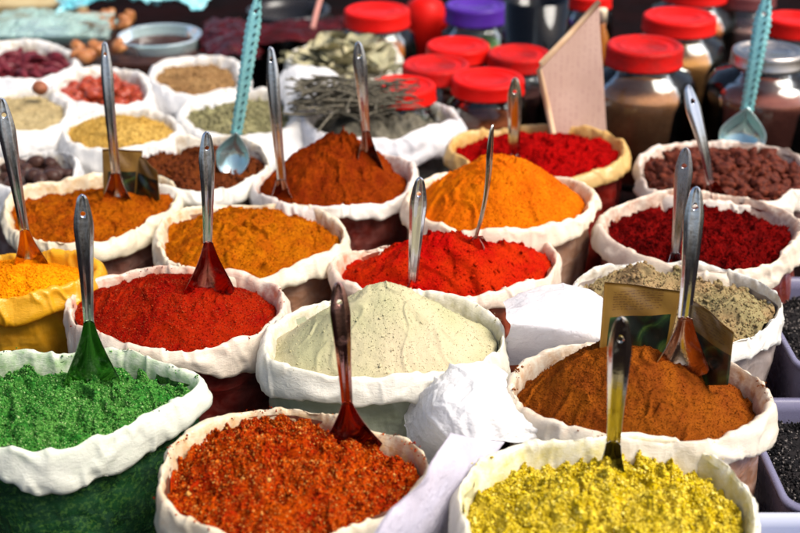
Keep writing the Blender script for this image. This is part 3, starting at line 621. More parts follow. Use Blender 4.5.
# ------------------------------------------------------------------ spoons
def hit(key, x, y):
    z = SK[key]['z']+.02
    for _ in range(30):
        p = at(x, y, z); zz = SK[key]['surf'](np.array([p[:2]]))[0][0]; z = .6*z+.4*zz
    return at(x, y, z)
def handle_mesh(L, w0, w1, thick=.0022, hole=True, groove=True, bend=.006, wavy=False):
    """handle from z=0 (neck) to z=L; face towards -Y"""
    nz, nx = 70, 17; V = []
    for s_ in (0, 1):
        for i in range(nz):
            u = i/(nz-1)
            wd = w0+(w1-w0)*min(1, u/.74)**1.5 if u < .74 else w1*(1-.62*((u-.74)/.26)**1.7)
            e_ = (1-u)*L
            if e_ < w1*.35: wd *= math.sqrt(max(0.0, 1-(1-e_/(w1*.35))**2))*.8+.2
            if wavy: wd *= 1+.10*math.sin(u*L/.006*math.pi)
            for j in range(nx):
                v = j/(nx-1)*2-1
                y = bend*math.sin(u*math.pi*1.15)*-1 + (.16*wd)*(v*v) 
                if groove: y += -.0011*math.exp(-((abs(v)-.55)/.16)**2) + .0007*math.exp(-(v/.22)**2)
                if s_: y += thick*(1-.55*v**4)
                V.append([v*wd*.5, y, u*L])
    V = np.array(V); q = grid_quads(nz, nx); o2 = nz*nx
    F = [q[:, ::-1], q+o2]
    side = []
    for i in range(nz-1):
        for j in (0, nx-1):
            a_, b_ = i*nx+j, (i+1)*nx+j
            side.append([a_, b_, b_+o2, a_+o2] if j == 0 else [b_, a_, a_+o2, b_+o2])
    for j in range(nx-1):
        for i in (0, nz-1):
            a_, b_ = i*nx+j, i*nx+j+1
            side.append([b_, a_, a_+o2, b_+o2] if i == 0 else [a_, b_, b_+o2, a_+o2])
    me = mesh_np('handle', V, np.concatenate(F+[np.array(side)]))
    if hole:
        bm = bmesh.new(); bmesh.ops.create_cone(bm, cap_ends=True, segments=20, radius1=w1*.13, radius2=w1*.13, depth=.08, matrix=Matrix.Translation((0, 0, L-w1*1.0)) @ Matrix.Rotation(math.pi/2, 4, 'X'))
        cm = bpy.data.meshes.new('c'); bm.to_mesh(cm); bm.free(); co_ = bpy.data.objects.new('c', cm); COL.objects.link(co_)
        ho = bpy.data.objects.new('h', me); COL.objects.link(ho); md = ho.modifiers.new('b', 'BOOLEAN'); md.object = co_; md.operation = 'DIFFERENCE'; md.solver = 'EXACT'
        dg = bpy.context.evaluated_depsgraph_get(); me2 = bpy.data.meshes.new_from_object(ho.evaluated_get(dg)); me2.name = 'handle'
        bpy.data.objects.remove(ho); bpy.data.objects.remove(co_)
        if len(me2.polygons) > 100: me = me2
        if len(me.materials): me.materials.clear()
    return me
def bowl_mesh(L, wn, wb, deep=.010, thick=.0016, spade=True):
    """z=0 tip .. z=L neck"""
    nz, nx = 30, 21; V = []
    for s_ in (0, 1):
        for i in range(nz):
            u = i/(nz-1)                     # 0 tip, 1 neck
            if spade: q_ = 1-u; wd = wn+(wb-wn)*(.5*q_+.5*math.sin(q_*math.pi/2)**1.5)*(1 if u > .12 else (.86+.14*u/.12))
            else: wd = wn+(wb-wn)*math.sin(min(1, (1-u)*1.25)*math.pi/1.25*.62+.0)**.9
            for j in range(nx):
                v = j/(nx-1)*2-1
                z = u*L - (0 if spade else 0)
                tip = .16*L*(v*v)*(1-u)**2
                y = -deep*1.2*(v*v)*(.45+.55*math.sin(min(1, u*1.05)*math.pi)) + deep*.9*math.sin(u*math.pi)*(1-v*v)*.6
                V.append([v*wd*.5, y+(thick if s_ else 0), z+tip])
    V = np.array(V); q = grid_quads(nz, nx); o2 = nz*nx; side = []
    for i in range(nz-1):
        for j in (0, nx-1):
            a_, b_ = i*nx+j, (i+1)*nx+j; side.append([a_, b_, b_+o2, a_+o2])
    for j in range(nx-1):
        for i in (0, nz-1):
            a_, b_ = i*nx+j, i*nx+j+1; side.append([b_, a_, a_+o2, b_+o2])
    return mesh_np('bowl', V, np.concatenate([q[:, ::-1], q+o2, np.array(side)]))
def spoon(key, top, base, neck_y, bowl_px, label, hmat=None, bmat=None, lean=.0, w_px=18, wn_px=9, yaw=0, spade=True, bury=.02, hole=True, wavy=False, deep=.015, surf_y=None):
    p0 = hit(key, *base); p1 = at_y(top[0], top[1], p0[1]+lean)
    d = Vector(p1-p0); Lvis = d.length; d.normalize()
    s0 = pxm(p0); k = (neck_y-base[1])/(top[1]-base[1]); Lb = Lvis*k+bury; Lh = Lvis*(1-k)
    o = Vector(p0)-d*bury
    root = empty('spoon', o, label, 'spoon', 'spoons stuck in the spices')
    yv = Vector((o[0]-CAM[0], o[1]-CAM[1], o[2]-CAM[2])); yv = (yv-d*yv.dot(d)).normalized()
    xv = yv.cross(d).normalized(); R = Matrix((xv, yv, d)).transposed() @ Matrix.Rotation(math.radians(yaw), 3, 'Z')
    root.rotation_euler = R.to_euler()
    h = link('handle', handle_mesh(Lh+.004, wn_px/s0, w_px/s0, hole=hole, wavy=wavy), hmat or M_steel, root, (0, 0, Lb-.004))
    if bowl_px: link('bowl', bowl_mesh(Lb, wn_px/s0*1.05, bowl_px/s0, spade=spade, deep=deep), bmat or M_steel, root)
    return root
D_green = mat_spoon_dusty('spoon_green', (.05, .16, .03), .45, (.30, .46, .24)); D_red = mat_spoon_dusty('spoon_red', (.16, .010, .006), .5, (.50, .22, .18))
D_brown = mat_spoon_dusty('spoon_brown', (.20, .06, .02), .45, (.58, .40, .30)); D_drk = mat_spoon_dusty('spoon_dark_red', (.09, .006, .006), .55, (.42, .12, .09))
H_red = mat_spoon_dusty('handle_red', (.20, .022, .012), .45, (.52, .28, .23)); H_gold = mat_spoon_dusty('handle_golden', (.18, .13, .06), .25, (.52, .48, .40))
D_or = mat_spoon_dusty('spoon_orange', (.32, .11, .02), .5, (.60, .42, .24))
spoon('green', (82,195), (92,382), 318, 58, 'steel spoon with a green stained blade in the green spice', bmat=D_green, lean=.02, w_px=19, wn_px=10)
spoon('flakes', (338,283), (350,440), 400, 68, 'dark red stained spoon standing in the orange red flakes', hmat=H_red, bmat=D_drk, lean=.02, w_px=20, wn_px=11)
spoon('yellow', (622,318), (612,462), 440, 30, 'blurred golden steel spoon handle rising from the yellow spice', hmat=H_gold, bmat=H_gold, lean=.0, w_px=23, wn_px=14, spade=True)
spoon('red', (207,132), (208,290), 240, 54, 'steel spoon with a dark red blade in the deep red chilli powder', bmat=D_drk, lean=.02, w_px=16, wn_px=9, yaw=8)
spoon('turmeric', (1,98), (30,262), 228, 36, 'steel spoon with a brown stained blade in the turmeric bag', bmat=D_or, hmat=M_steel, lean=.02, w_px=17, wn_px=9)
spoon('rust', (104,42), (118,198), 172, 32, 'blurred steel spoon in front of the packet in the rust orange powder', bmat=D_brown, lean=.03, w_px=12, wn_px=9, yaw=-10)
spoon('ochre', (270,47), (284,208), 178, 34, 'tall steel spoon with a white slot in its handle, in the ochre powder', bmat=D_brown, lean=.03, w_px=13, wn_px=9, yaw=-12)
spoon('peak', (358,42), (368,155), 130, 30, 'steel spoon behind the brown red peak, in front of the twigs', bmat=D_brown, lean=.0, w_px=14, wn_px=8, bury=.05)
spoon('sage', (420,178), (412,290), 284, 16, 'steel spoon upright behind the tip of the grey green cone', lean=-.005, w_px=17, wn_px=10, bury=.03)
spoon('vermilion', (495,125), (476,243), 236, 14, 'thin steel spoon seen edge on in the vermilion powder', hmat=H_gold, bmat=D_red, lean=.01, w_px=17, wn_px=9, yaw=76, hole=False)
spoon('orange', (515,78), (514,162), 155, 14, 'short brownish steel handle behind the orange mound', hmat=H_gold, lean=.0, w_px=14, wn_px=11, bury=.05)
spoon('crimson', (689,85), (716,205), 182, 26, 'dark steel spoon slanting into the crimson powder', bmat=D_drk, lean=.03, w_px=17, wn_px=8, yaw=30)
spoon('tan', (686,148), (674,268), 252, 22, 'dark steel spoon in the greyish tan powder, behind another spoon', hmat=mat_spoon_metal('dark_steel', (.34, .32, .32), .25), lean=.02, w_px=18, wn_px=9, bury=.03)
spoon('brown', (697,187), (680,366), 315, 58, 'bright steel spoon standing between the printed packets in the brown powder', bmat=D_brown, lean=.03, w_px=20, wn_px=13, yaw=10)
# perforated turquoise scoops
def scoop(key, top, base, neck_y, w_px, bowl_px, label):
    root = spoon(key, top, base, neck_y, None, label, hmat=M_teal, lean=.06, w_px=w_px, wn_px=w_px*.75, hole=True, wavy=True, bury=.0)
    p0 = hit(key, *base); p1 = at_y(top[0], top[1], p0[1]+.06); L = np.linalg.norm(p1-p0)*(neck_y-base[1])/(top[1]-base[1])
    s0 = pxm(p0); n1, n2 = 40, 14; V = []
    rw = bowl_px/s0/2
    for s_ in (0, 1):
        for i in range(n1):
            a_ = i/n1*2*math.pi
            for j in range(n2):
                rr = (j+.001)/(n2-1)*(1-.03*s_)
                pinch = 1-.72*max(0, math.cos(a_))**1.5
                V.append([math.sin(a_)*rr*rw*pinch, .6*rw*(1-rr*rr)+(-.0015 if s_ else 0)-.4*rw, L*.40+math.cos(a_)*rr*L*.66])
    V = np.array(V); q = grid_quads(n1, n2, True); o2 = n1*n2
    rim = [[i*n2+n2-1, ((i+1) % n1)*n2+n2-1, ((i+1) % n1)*n2+n2-1+o2, i*n2+n2-1+o2] for i in range(n1)]
    link('bowl', mesh_np('bowl', V, np.concatenate([q, q[:, ::-1]+o2, np.array(rim)])), mat_simple('scoop_bowl', (.30, .52, .52), rough=.15, metal=.8, c2=(.55, .62, .62), sc=25), root)
    # slots along the handle: dark beads, the shade of the holes is their colour
    hl = np.linalg.norm(p1-p0)-L; bm = bmesh.new()
    for k in range(int(hl/.016)):
        z = L+.012+k*.016
        w_ = (w_px*.75+(w_px*.25)*(z-L)/hl)/s0
        bmesh.ops.create_uvsphere(bm, u_segments=10, v_segments=6, radius=1, matrix=Matrix.Translation((w_*.16, -.006*math.sin((z-L)/hl*math.pi*1.15)-.0003, z)) @ Matrix.Rotation(.5, 4, 'Y') @ Matrix.Diagonal((.0022, .0012, .0042, 1)))
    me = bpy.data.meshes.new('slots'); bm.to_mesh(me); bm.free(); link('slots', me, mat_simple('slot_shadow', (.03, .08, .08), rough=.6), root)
scoop('cocoa', (258,-4), (231,167), 132, 15, 34, 'turquoise slotted scoop in the dark brown powder')
scoop('berry', (767,-4), (740,150), 108, 17, 46, 'turquoise slotted scoop with a shiny bowl among the dried berries')

# ------------------------------------------------------------------ packets
def mat_packet(name, w_, h_, leaf=True):
    m, t, b = newmat(name); co = objco(t); sx = t.nodes.new('ShaderNodeSeparateXYZ'); t.links.new(co, sx.inputs[0])
    def band(ax, lo, hi):
        a = t.nodes.new('ShaderNodeMath'); a.operation = 'GREATER_THAN'; a.inputs[1].default_value = lo; t.links.new(sx.outputs[ax], a.inputs[0])
        c = t.nodes.new('ShaderNodeMath'); c.operation = 'LESS_THAN'; c.inputs[1].default_value = hi; t.links.new(sx.outputs[ax], c.inputs[0])
        d = t.nodes.new('ShaderNodeMath'); d.operation = 'MULTIPLY'; t.links.new(a.outputs[0], d.inputs[0]); t.links.new(c.outputs[0], d.inputs[1]); return d.outputs[0]
    def mul(a, b_):
        d = t.nodes.new('ShaderNodeMath'); d.operation = 'MULTIPLY'; t.links.new(a, d.inputs[0]); t.links.new(b_, d.inputs[1]); return d.outputs[0]
    gold = mixc(t, noise(t, 18, 4), (.12, .055, .010), (.20, .115, .022))
    pic = ramp(t, noise(t, 22, 3, .5, 1.2), [(.42, (.004, .006, .004)), (.52, (.008, .022, .007)), (.60, (.04, .07, .015)), (.74, (.12, .035, .01))]).outputs[0]
    c = mixc(t, mul(band(0, -w_*.42, w_*.45), band(2, -h_, h_*.66)), gold, pic)
    # fine print block: dark flecks in rows
    mp = t.nodes.new('ShaderNodeMapping'); mp.inputs['Scale'].default_value = (1, 1, .8); t.links.new(co, mp.inputs[0])
    wv = t.nodes.new('ShaderNodeTexWave'); wv.bands_direction = 'Z'; wv.inputs['Scale'].default_value = 90; t.links.new(co, wv.inputs[0])
    fl = ramp(t, noise(t, 420, 1), [(.45, (0, 0, 0)), (.52, (1, 1, 1))]).outputs[0]
    rows = ramp(t, wv.outputs['Fac'], [(.45, (0, 0, 0)), (.55, (1, 1, 1))]).outputs[0]
    tx = mul(mul(band(0, -w_*.40, w_*.30), band(2, h_*.72, h_*.95)), mixc(t, 1.0, fl, rows, 'MULTIPLY'))
    c = mixc(t, tx, c, (.09, .04, .010))
    t.links.new(c, b.inputs['Base Color']); b.inputs['Roughness'].default_value = .33; b.inputs['Coat Weight'].default_value = .35
    t.links.new(bump(t, noise(t, 28, 3), .002, .5), b.inputs['Normal'])
    return m
def packet(pts, label, matn, up=(0, 0, 1)):
    """pts: world bl, br, tr, tl"""
    bl, br, tr, tl = [np.array(p) for p in pts]; C_ = (bl+br)/2
    xv = (br-bl); W = np.linalg.norm(xv); xv = Vector(xv/W); H = np.linalg.norm((tl+tr)/2-C_)
    zv = Vector((tl+tr)/2-C_).normalized(); yv = zv.cross(xv).normalized(); xv = yv.cross(zv)
    R = Matrix((xv, yv, zv)).transposed(); Ri = np.array(R.transposed())
    n1, n2 = 26, 26; V = []
    for s_ in (0, 1):
        for i in range(n1):
            for j in range(n2):
                u, v = i/(n1-1), j/(n2-1)
                p_ = (bl*(1-u)+br*u)*(1-v)+(tl*(1-u)+tr*u)*v; l_ = Ri @ (p_-C_)
                th = .0035*(math.sin(u*math.pi)*math.sin(min(1, (1-v)*1.25)*math.pi/1.0*.5+.0))**.6 if 0 < u < 1 else .0
                l_[1] += (-(th+.0004) if s_ == 0 else th+.0004) + .005*math.sin(u*3.0+1)*v + .0015*math.sin(v*17+u*9)*math.sin(u*math.pi)
                V.append(l_)
    q = grid_quads(n1, n2); o2 = n1*n2; side = []
    for i in range(n1-1):
        for j in (0, n2-1): a_, b_ = i*n2+j, (i+1)*n2+j; side.append([a_, b_, b_+o2, a_+o2])
    for j in range(n2-1):
        for i in (0, n1-1): a_, b_ = i*n2+j, i*n2+j+1; side.append([a_, b_, b_+o2, a_+o2])
    o = link('spice_packet', mesh_np('spice_packet', V, np.concatenate([q[:, ::-1], q+o2, np.array(side)])), mat_packet(matn, W, H), None, C_)
    o.rotation_euler = R.to_euler(); tag(o, label, 'packet', 'printed spice packets'); return o
b0 = hit('brown', 628, 358); yb = b0[1]+.035
packet([at_y(598,368,yb-.01), at_y(664,372,yb+.02), at_y(680,290,yb+.035), at_y(606,283,yb)], 'gold and dark green printed packet left of the bright spoon', 'packet_a')
packet([at_y(668,385,yb+.02), at_y(728,385,yb-.06), at_y(736,332,yb-.055), at_y(690,300,yb+.03)], 'brown gold printed packet right of the bright spoon', 'packet_b')
yb = hit('rust', 125, 198)[1]
packet([at_y(104,212,yb+.01), at_y(134,212,yb+.04), at_y(142,150,yb+.05), at_y(103,150,yb+.02)], 'dark gold printed packet behind the blurred spoon in the rust powder', 'packet_c')
packet([at_y(133,206,yb+.045), at_y(160,200,yb+.01), at_y(159,171,yb+.01), at_y(132,152,yb+.05)], 'dark olive packet to the right of the blurred spoon in the rust powder', 'packet_d')

# ------------------------------------------------------------------ jars
def solid_lathe(name, prof, mat, parent, n=72, loc=None):
    V, q = lathe(prof, n); return link(name, mesh_np(name, V, q), mat, parent, loc)
def lid_prof(R, h):
    return [(0.0, -.006), (R*.55, -.006), (R*.57, -.004), (R*.66, -.004), (R*.69, -.0055), (R*.80, -.0055), (R*.84, -.001), (R*.93, 0), (R*.985, -.003), (R, -.009), (R, -h+.006), (R*1.02, -h+.004), (R*1.02, -h), (R*.93, -h), (R*.93, -.012), (0, -.012)]
def jar(x, y, z, lid_px, body_px, label, lidmat=None, contents=(.25, .07, .03), H=.30, lid_h=.034, fillf=.80, kind='lid', group='lidded jars'):
    p = at(x, y, z); s = pxm(p); R = lid_px/s/2; Rb = body_px/s/2; z0 = z-H
    root = empty('jar', (p[0], p[1], z0), label, 'jar', group)
    L = solid_lathe('lid', [(a, b+H) for a, b in lid_prof(R, lid_h)], lidmat or M_red, root)
    # knurled edge
    me = L.data; co_ = np.zeros(len(me.vertices)*3, dtype=np.float32); me.vertices.foreach_get('co', co_); co_ = co_.reshape(-1, 3)
    rr = np.hypot(co_[:, 0], co_[:, 1]); msk = (rr > R*.97) & (co_[:, 2] < H-.008); a_ = np.arctan2(co_[:, 1], co_[:, 0])
    me.vertices.foreach_set('co', co_.ravel())
    zt = H-lid_h; rn = R*.90
    o_ = [(0, .0), (Rb*.90, .0), (Rb*.97, .006), (Rb, .02), (Rb, zt-.075), (Rb*.985, zt-.055), (Rb*.94, zt-.040), (Rb*.5+rn*.5+.006, zt-.022), (rn+.004, zt-.012), (rn, zt-.004), (rn, H-.014)]
    i_ = [(rn-.003, H-.014), (rn-.003, zt-.006), (rn, zt-.014), (Rb*.5+rn*.5, zt-.026), (Rb*.92, zt-.046), (Rb*.965, zt-.062), (Rb-.005, zt-.08), (Rb-.005, .024), (Rb*.9, .008), (0, .006)]
    V, q = lathe(o_+i_, 80); link('glass', mesh_np('glass', V, q), M_glass, root)
    fz = (zt-.06)*fillf/.8 if fillf <= 1 else zt-.03
    fz = zt-.064
    rc = Rb-.0075
    cm = mat_powder('jar_contents', contents, tuple(min(1, 1.4*c) for c in contents), tuple(.4*c for c in contents), 40, 18, 0, k=1.0)
    solid_lathe('contents', [(0, .009), (rc*.9, .010), (rc, .026), (rc, fz-.028), (rc*.955, fz-.008), (rc*.90, fz), (rc*.7, fz+.006), (rc*.3, fz+.012), (0, fz+.014)], cm, root)
    return root
jar(645, 44, .42, 77, 112, 'large red lidded glass jar of brown powder, left of the metal lidded one', lidmat=M_red2, contents=(.34, .145, .075), lid_h=.042)
jar(680, 15, .40, 73, 100, 'glass jar with red lid behind the large jar of brown powder', contents=(.45, .20, .08), lid_h=.036)
jar(769, 49, .42, 72, 118, 'large glass jar with a silver metal lid at the right edge', lidmat=M_tin, contents=(.20, .06, .045), lid_h=.032)
jar(488, 77, .34, 73, 84, 'jar with a smooth red lid nearest the beige sack', contents=(.22, .06, .03))
jar(436, 63, .34, 68, 76, 'jar with a dark stained red lid in the middle of the red lid cluster', lidmat=M_red2, contents=(.12, .05, .04))
jar(402, 84, .34, 68, 74, 'jar with a red lid beside the twigs, leftmost of the red lid cluster', contents=(.12, .04, .03), H=.26)
jar(458, 44, .34, 64, 74, 'jar with a red lid just below the purple lid, rear of its cluster', contents=(.14, .05, .04))
jar(519, 52, .34, 63, 72, 'jar with a red lid beside the tilted card, right in its cluster', lidmat=M_red2, contents=(.05, .02, .02))
jar(377, 9, .36, 66, 82, 'glass jar with a red lid and orange contents beyond the bay leaves', contents=(.40, .12, .04), lid_h=.04)
jar(476, 4, .34, 62, 74, 'jar with a purple lid and green contents', lidmat=M_purple, contents=(.10, .16, .07), lid_h=.045)
jar(695, -13, .36, 64, 92, 'jar of orange spice with a red lid cut off by the top edge', contents=(.45, .12, .04))
jar(795, 17, .38, 58, 70, 'jar with red lid at the right edge behind the metal lidded jar', contents=(.25, .1, .08), lid_h=.04)
jar(748, -8, .34, 56, 70, 'jar with a brown lid at the top right', lidmat=mat_simple('brown_plastic', (.12, .03, .03), rough=.4), contents=(.3, .16, .15))
jar(590, -6, .36, 44, 50, 'small jar with a red lid above the tilted card', contents=(.1, .04, .03))
# open clear jar
p = at(535, 38, .30); s = pxm(p); R = 30/s
root = empty('glass_tumbler', (p[0], p[1], .10), 'clear open glass with yellow spice beside the purple lid', 'glass')
V, q = lathe([(0, 0), (R*.9, 0), (R, .01), (R*1.05, .30), (R*1.03, .30), (R*.97, .012), (0, .008)], 64); link('glass', mesh_np('glass', V, q), M_glass, root)
V, q = lathe([(0, .010), (R*.94, .014), (R*.99, .26), (R*.5, .27), (0, .275)], 64); link('contents', mesh_np('contents', V, q), mat_powder('tumbler_spice', (.55, .30, .05), (.6, .4, .1), (.2, .1, .03), 40, 18, 0, k=.78), root)
# red ball-like cap
p = at(425, 18, .27); s = pxm(p); V, q = lathe([(0, .06), (22/s*.4, .057), (22/s*.8, .04), (22/s, .0), (22/s*.95, -.05), (22/s*.8, -.2), (0, -.2)], 48)
o = link('red_bowl', mesh_np('red_bowl', V, q), M_red, None, p); tag(o, 'round red plastic tub between the purple lid and the bay leaf sack', 'tub')
# amber bottle
p = at(602, 15, .42); s = pxm(p); R = 9/s
root = empty('amber_bottle', (p[0], p[1], .12), 'slim amber bottle standing behind the tilted card', 'bottle')
V, q = lathe([(0, 0), (R, 0), (R, .22), (R*.9, .25), (R*.5, .27), (R*.45, .29), (0, .29)], 32); link('body', mesh_np('body', V, q), mat_simple('amber', (.5, .16, .02), rough=.15, trans=.4, coat=.5), root)
V, q = lathe([(0, .315), (R*.5, .315), (R*.55, .31), (R*.55, .285), (0, .285)], 32); link('cap', mesh_np('cap', V, q), mat_simple('amber_cap', (.75, .6, .4), rough=.4), root)
# shelf the jars stand on
def box(name, c, s, mat, parent=None, bev=.004):
    bm = bmesh.new(); bmesh.ops.create_cube(bm, size=1); bmesh.ops.scale(bm, vec=s, verts=bm.verts); bmesh.ops.bevel(bm, geom=bm.edges, offset=bev, segments=2, affect='EDGES')
    me = bpy.data.meshes.new(name); bm.to_mesh(me); bm.free(); return link(name, me, mat, parent, c)

# ------------------------------------------------------------------ tilted card
def curved_sheet(name, G, mat, amp=.004, fr=20, seed=0, n1=60, n2=60, thick=.0012, rd=.6):
    """G rows x cols of world control points -> smooth sheet with creases"""
    G = np.array(G, float); r_, c_ = G.shape[:2]
    def sp(A, n_):                            # Catmull-Rom along axis 0
        k = len(A); A2 = np.concatenate([2*A[:1]-A[1:2], A, 2*A[-1:]-A[-2:-1]]); out = []
        for i in range(n_):
            t_ = i/(n_-1)*(k-1); a = min(int(t_), k-2); u = t_-a; p0, p1, p2, p3 = A2[a], A2[a+1], A2[a+2], A2[a+3]
            out.append(.5*((2*p1)+(-p0+p2)*u+(2*p0-5*p1+4*p2-p3)*u*u+(-p0+3*p1-3*p2+p3)*u**3))
        return np.array(out)
    A = sp(G, n1); A = np.swapaxes(sp(np.swapaxes(A, 0, 1), n2), 0, 1)
    C_ = A.reshape(-1, 3).mean(0); P = A.reshape(-1, 3)
    du = np.gradient(A, axis=0); dv = np.gradient(A, axis=1); N_ = np.cross(du, dv).reshape(-1, 3); N_ /= np.linalg.norm(N_, axis=1)[:, None]+1e-9
    d = amp*((1-rd)*fbm(P*fr, seed, 3)*1.5+rd*(ridged(P*fr*.7, seed+3, 3)))
    wv_ = np.stack([fbm(P*fr*.8+k*5, seed+50+k, 2) for k in range(3)], 1)*1.5
    d = d - amp*.9*rd*np.clip(np.abs(vnoise(P*fr*1.3+wv_, seed+55)), 0, .4)/.4 - amp*.45*rd*np.clip(np.abs(vnoise(P*fr*2.9+wv_*2, seed+56)), 0, .4)/.4
    I_, J_ = np.meshgrid(np.arange(n1)/(n1-1), np.arange(n2)/(n2-1), indexing='ij'); ed = np.minimum(np.minimum(I_, 1-I_), np.minimum(J_, 1-J_)).ravel()
    P = P + (np.stack([fbm(P*fr*1.5+9, seed+57, 3), fbm(P*fr*1.5+19, seed+58, 3), 0*d], 1)*amp*1.6)*np.exp(-ed*9)[:, None]
    P = P+N_*d[:, None]; P2 = P-N_*thick; q = grid_quads(n1, n2); o2 = len(P); side = []
    for i in range(n1-1):
        for j in (0, n2-1): a_, b_ = i*n2+j, (i+1)*n2+j; side.append([a_, b_, b_+o2, a_+o2])
    for j in range(n2-1):
        for i in (0, n1-1): a_, b_ = i*n2+j, i*n2+j+1; side.append([a_, b_, b_+o2, a_+o2])
    return link(name, mesh_np(name, np.concatenate([P, P2])-C_, np.concatenate([q, q[:, ::-1]+o2, np.array(side)])), mat, None, C_)
m, t, b = newmat('card_paper'); co = objco(t)
wv = t.nodes.new('ShaderNodeTexWave'); wv.bands_direction = 'X'; wv.inputs['Scale'].default_value = 26; wv.inputs['Distortion'].default_value = .6; t.links.new(co, wv.inputs[0])
c = mixc(t, noise(t, 12, 4), (.36, .22, .17), (.50, .34, .27)); fl = ramp(t, noise(t, 160, 2), [(.5, (0, 0, 0)), (.6, (1, 1, 1))]).outputs[0]
c = mixc(t, mixc(t, .3, (0, 0, 0), mixc(t, 1.0, fl, ramp(t, wv.outputs['Fac'], [(.6, (0, 0, 0)), (.7, (1, 1, 1))]).outputs[0], 'MULTIPLY')), c, (.22, .08, .10))
t.links.new(c, b.inputs['Base Color']); b.inputs['Roughness'].default_value = .35
Yc = at(570, 132, .32)[1]+.06
root = empty('tilted_card', at_y(570, 120, Yc), 'tilted pinkish card with a tan edge between the jars', 'card')
cs = [[at_y(553, 134, Yc+.02), at_y(580, 134, Yc+.04), at_y(606, 134, Yc+.06)], [at_y(546, 100, Yc+.02), at_y(574, 90, Yc+.05), at_y(603, 78, Yc+.07)], [at_y(539, 70, Yc+.02), at_y(570, 36, Yc+.06), at_y(598, 6, Yc+.1)]]
o = curved_sheet('paper', cs, m, .0005, 10, thick=.002, rd=.2); o.location = o.location-root.location; o.parent = root
e0 = [at_y(553, 134, Yc+.02), at_y(546, 100, Yc+.02), at_y(539, 70, Yc+.02), at_y(541, 64, Yc+.025), at_y(570, 34, Yc+.06), at_y(599, 2, Yc+.1)]
o = link('edge', tube_mesh('edge', np.array(e0)-np.array(root.location), .006, 10), mat_simple('card_edge', (.50, .30, .16), rough=.6, c2=(.6, .42, .26)), root)

# ------------------------------------------------------------------ loose plastic between the sacks
def mat_thin_film(name, c, clear=.3, bsc=30):
    m, t, b = newmat(name); co = objco(t)
    b.inputs['Base Color'].default_value = (*c, 1); b.inputs['Roughness'].default_value = .22; b.inputs['Specular IOR Level'].default_value = .6
    vr = t.nodes.new('ShaderNodeTexVoronoi'); vr.feature = 'DISTANCE_TO_EDGE'; vr.inputs['Scale'].default_value = bsc; wn_ = nd(t, 'ShaderNodeTexNoise', Scale=16, Detail=3)
    t.links.new(mixc(t, .16, co, wn_.outputs['Color']), vr.inputs['Vector'])
    nrm = bump(t, ramp(t, vr.outputs['Distance'], [(0, (0, 0, 0)), (.22, (1, 1, 1))]).outputs[0], .003, .4, bump(t, noise(t, 14, 4, .5, 2.0), .005, .45)); t.links.new(nrm, b.inputs['Normal'])
    tl = t.nodes.new('ShaderNodeBsdfTranslucent'); tl.inputs[0].default_value = (*c, 1); t.links.new(nrm, tl.inputs['Normal'])
    tp = t.nodes.new('ShaderNodeBsdfTransparent')
    m1 = t.nodes.new('ShaderNodeMixShader'); m1.inputs[0].default_value = .5; t.links.new(b.outputs[0], m1.inputs[1]); t.links.new(tl.outputs[0], m1.inputs[2])
    m2 = t.nodes.new('ShaderNodeMixShader'); fc = ramp(t, noise(t, 14, 3, .5, 1.0), [(.35, (clear*.4,)*3), (.65, (clear*1.5,)*3)]).outputs[0]; t.links.new(fc, m2.inputs[0])
    t.links.new(m1.outputs[0], m2.inputs[1]); t.links.new(tp.outputs[0], m2.inputs[2]); t.links.new(m2.outputs[0], t.nodes['Material Output'].inputs[0])
    return m
M_film = mat_thin_film('plastic_film', (.95, .94, .93), .10, 8)
M_filmc = mat_thin_film('clear_film', (.94, .93, .94), .18, 6)
M_filmg = mat_thin_film('greenish_film', (.55, .74, .68), .62, 7)
M_mar2 = mat_simple('dark_red_film', (.06, .003, .004), rough=.35, spec=.15, c2=(.015, .002, .003), sc=14, bumpd=.006, bsc=22, coat=.08)
M_film2 = mat_thin_film('lavender_film', (.82, .79, .88), .22, 6)
def W(x, y, z): return at(x, y, z)
o = curved_sheet('plastic_bag', [[W(398,412,.25), W(432,374,.31), W(475,360,.325), W(502,370,.30), W(512,392,.28)],
                                [W(402,432,.24), W(436,398,.32), W(475,386,.33), W(505,396,.31), W(524,412,.28)],
                                [W(410,452,.22), W(440,425,.30), W(480,414,.325), W(515,422,.30), W(560,434,.27)],
                                [W(425,470,.18), W(450,450,.27), W(478,440,.30), W(520,442,.28), W(590,448,.24)]], M_film, .007, 11, 5, 140, 140, rd=.75)
tag(o, 'crumpled bright white plastic bag between the four front sacks', 'plastic bag')
o = curved_sheet('plastic_sheet', [[W(450,432,.33), W(506,442,.29)], [W(432,460,.335), W(486,474,.27)], [W(412,490,.33), W(468,505,.24)], [W(380,530,.335), W(445,545,.2)], [W(370,560,.32), W(440,575,.12)]], M_film2, .004, 8, 8, 70, 40)
tag(o, 'lavender translucent plastic flap between the orange flakes and the yellow spice', 'plastic sheet')
o = curved_sheet('plastic_sheet', [[W(505,300,.31), W(540,285,.315), W(580,285,.315), W(606,300,.32)],
                                 [W(508,315,.33), W(545,305,.325), W(585,310,.325), W(606,322,.31)],
                                 [W(512,332,.31), W(545,330,.315), W(580,338,.305), W(604,342,.29)],
                                 [W(496,366,.22), W(540,364,.23), W(580,360,.23), W(602,356,.23)]], M_filmc, .004, 9, 12, 110, 110)
tag(o, 'smooth white plastic cover between the grey green cone and the tan powder', 'plastic sheet')

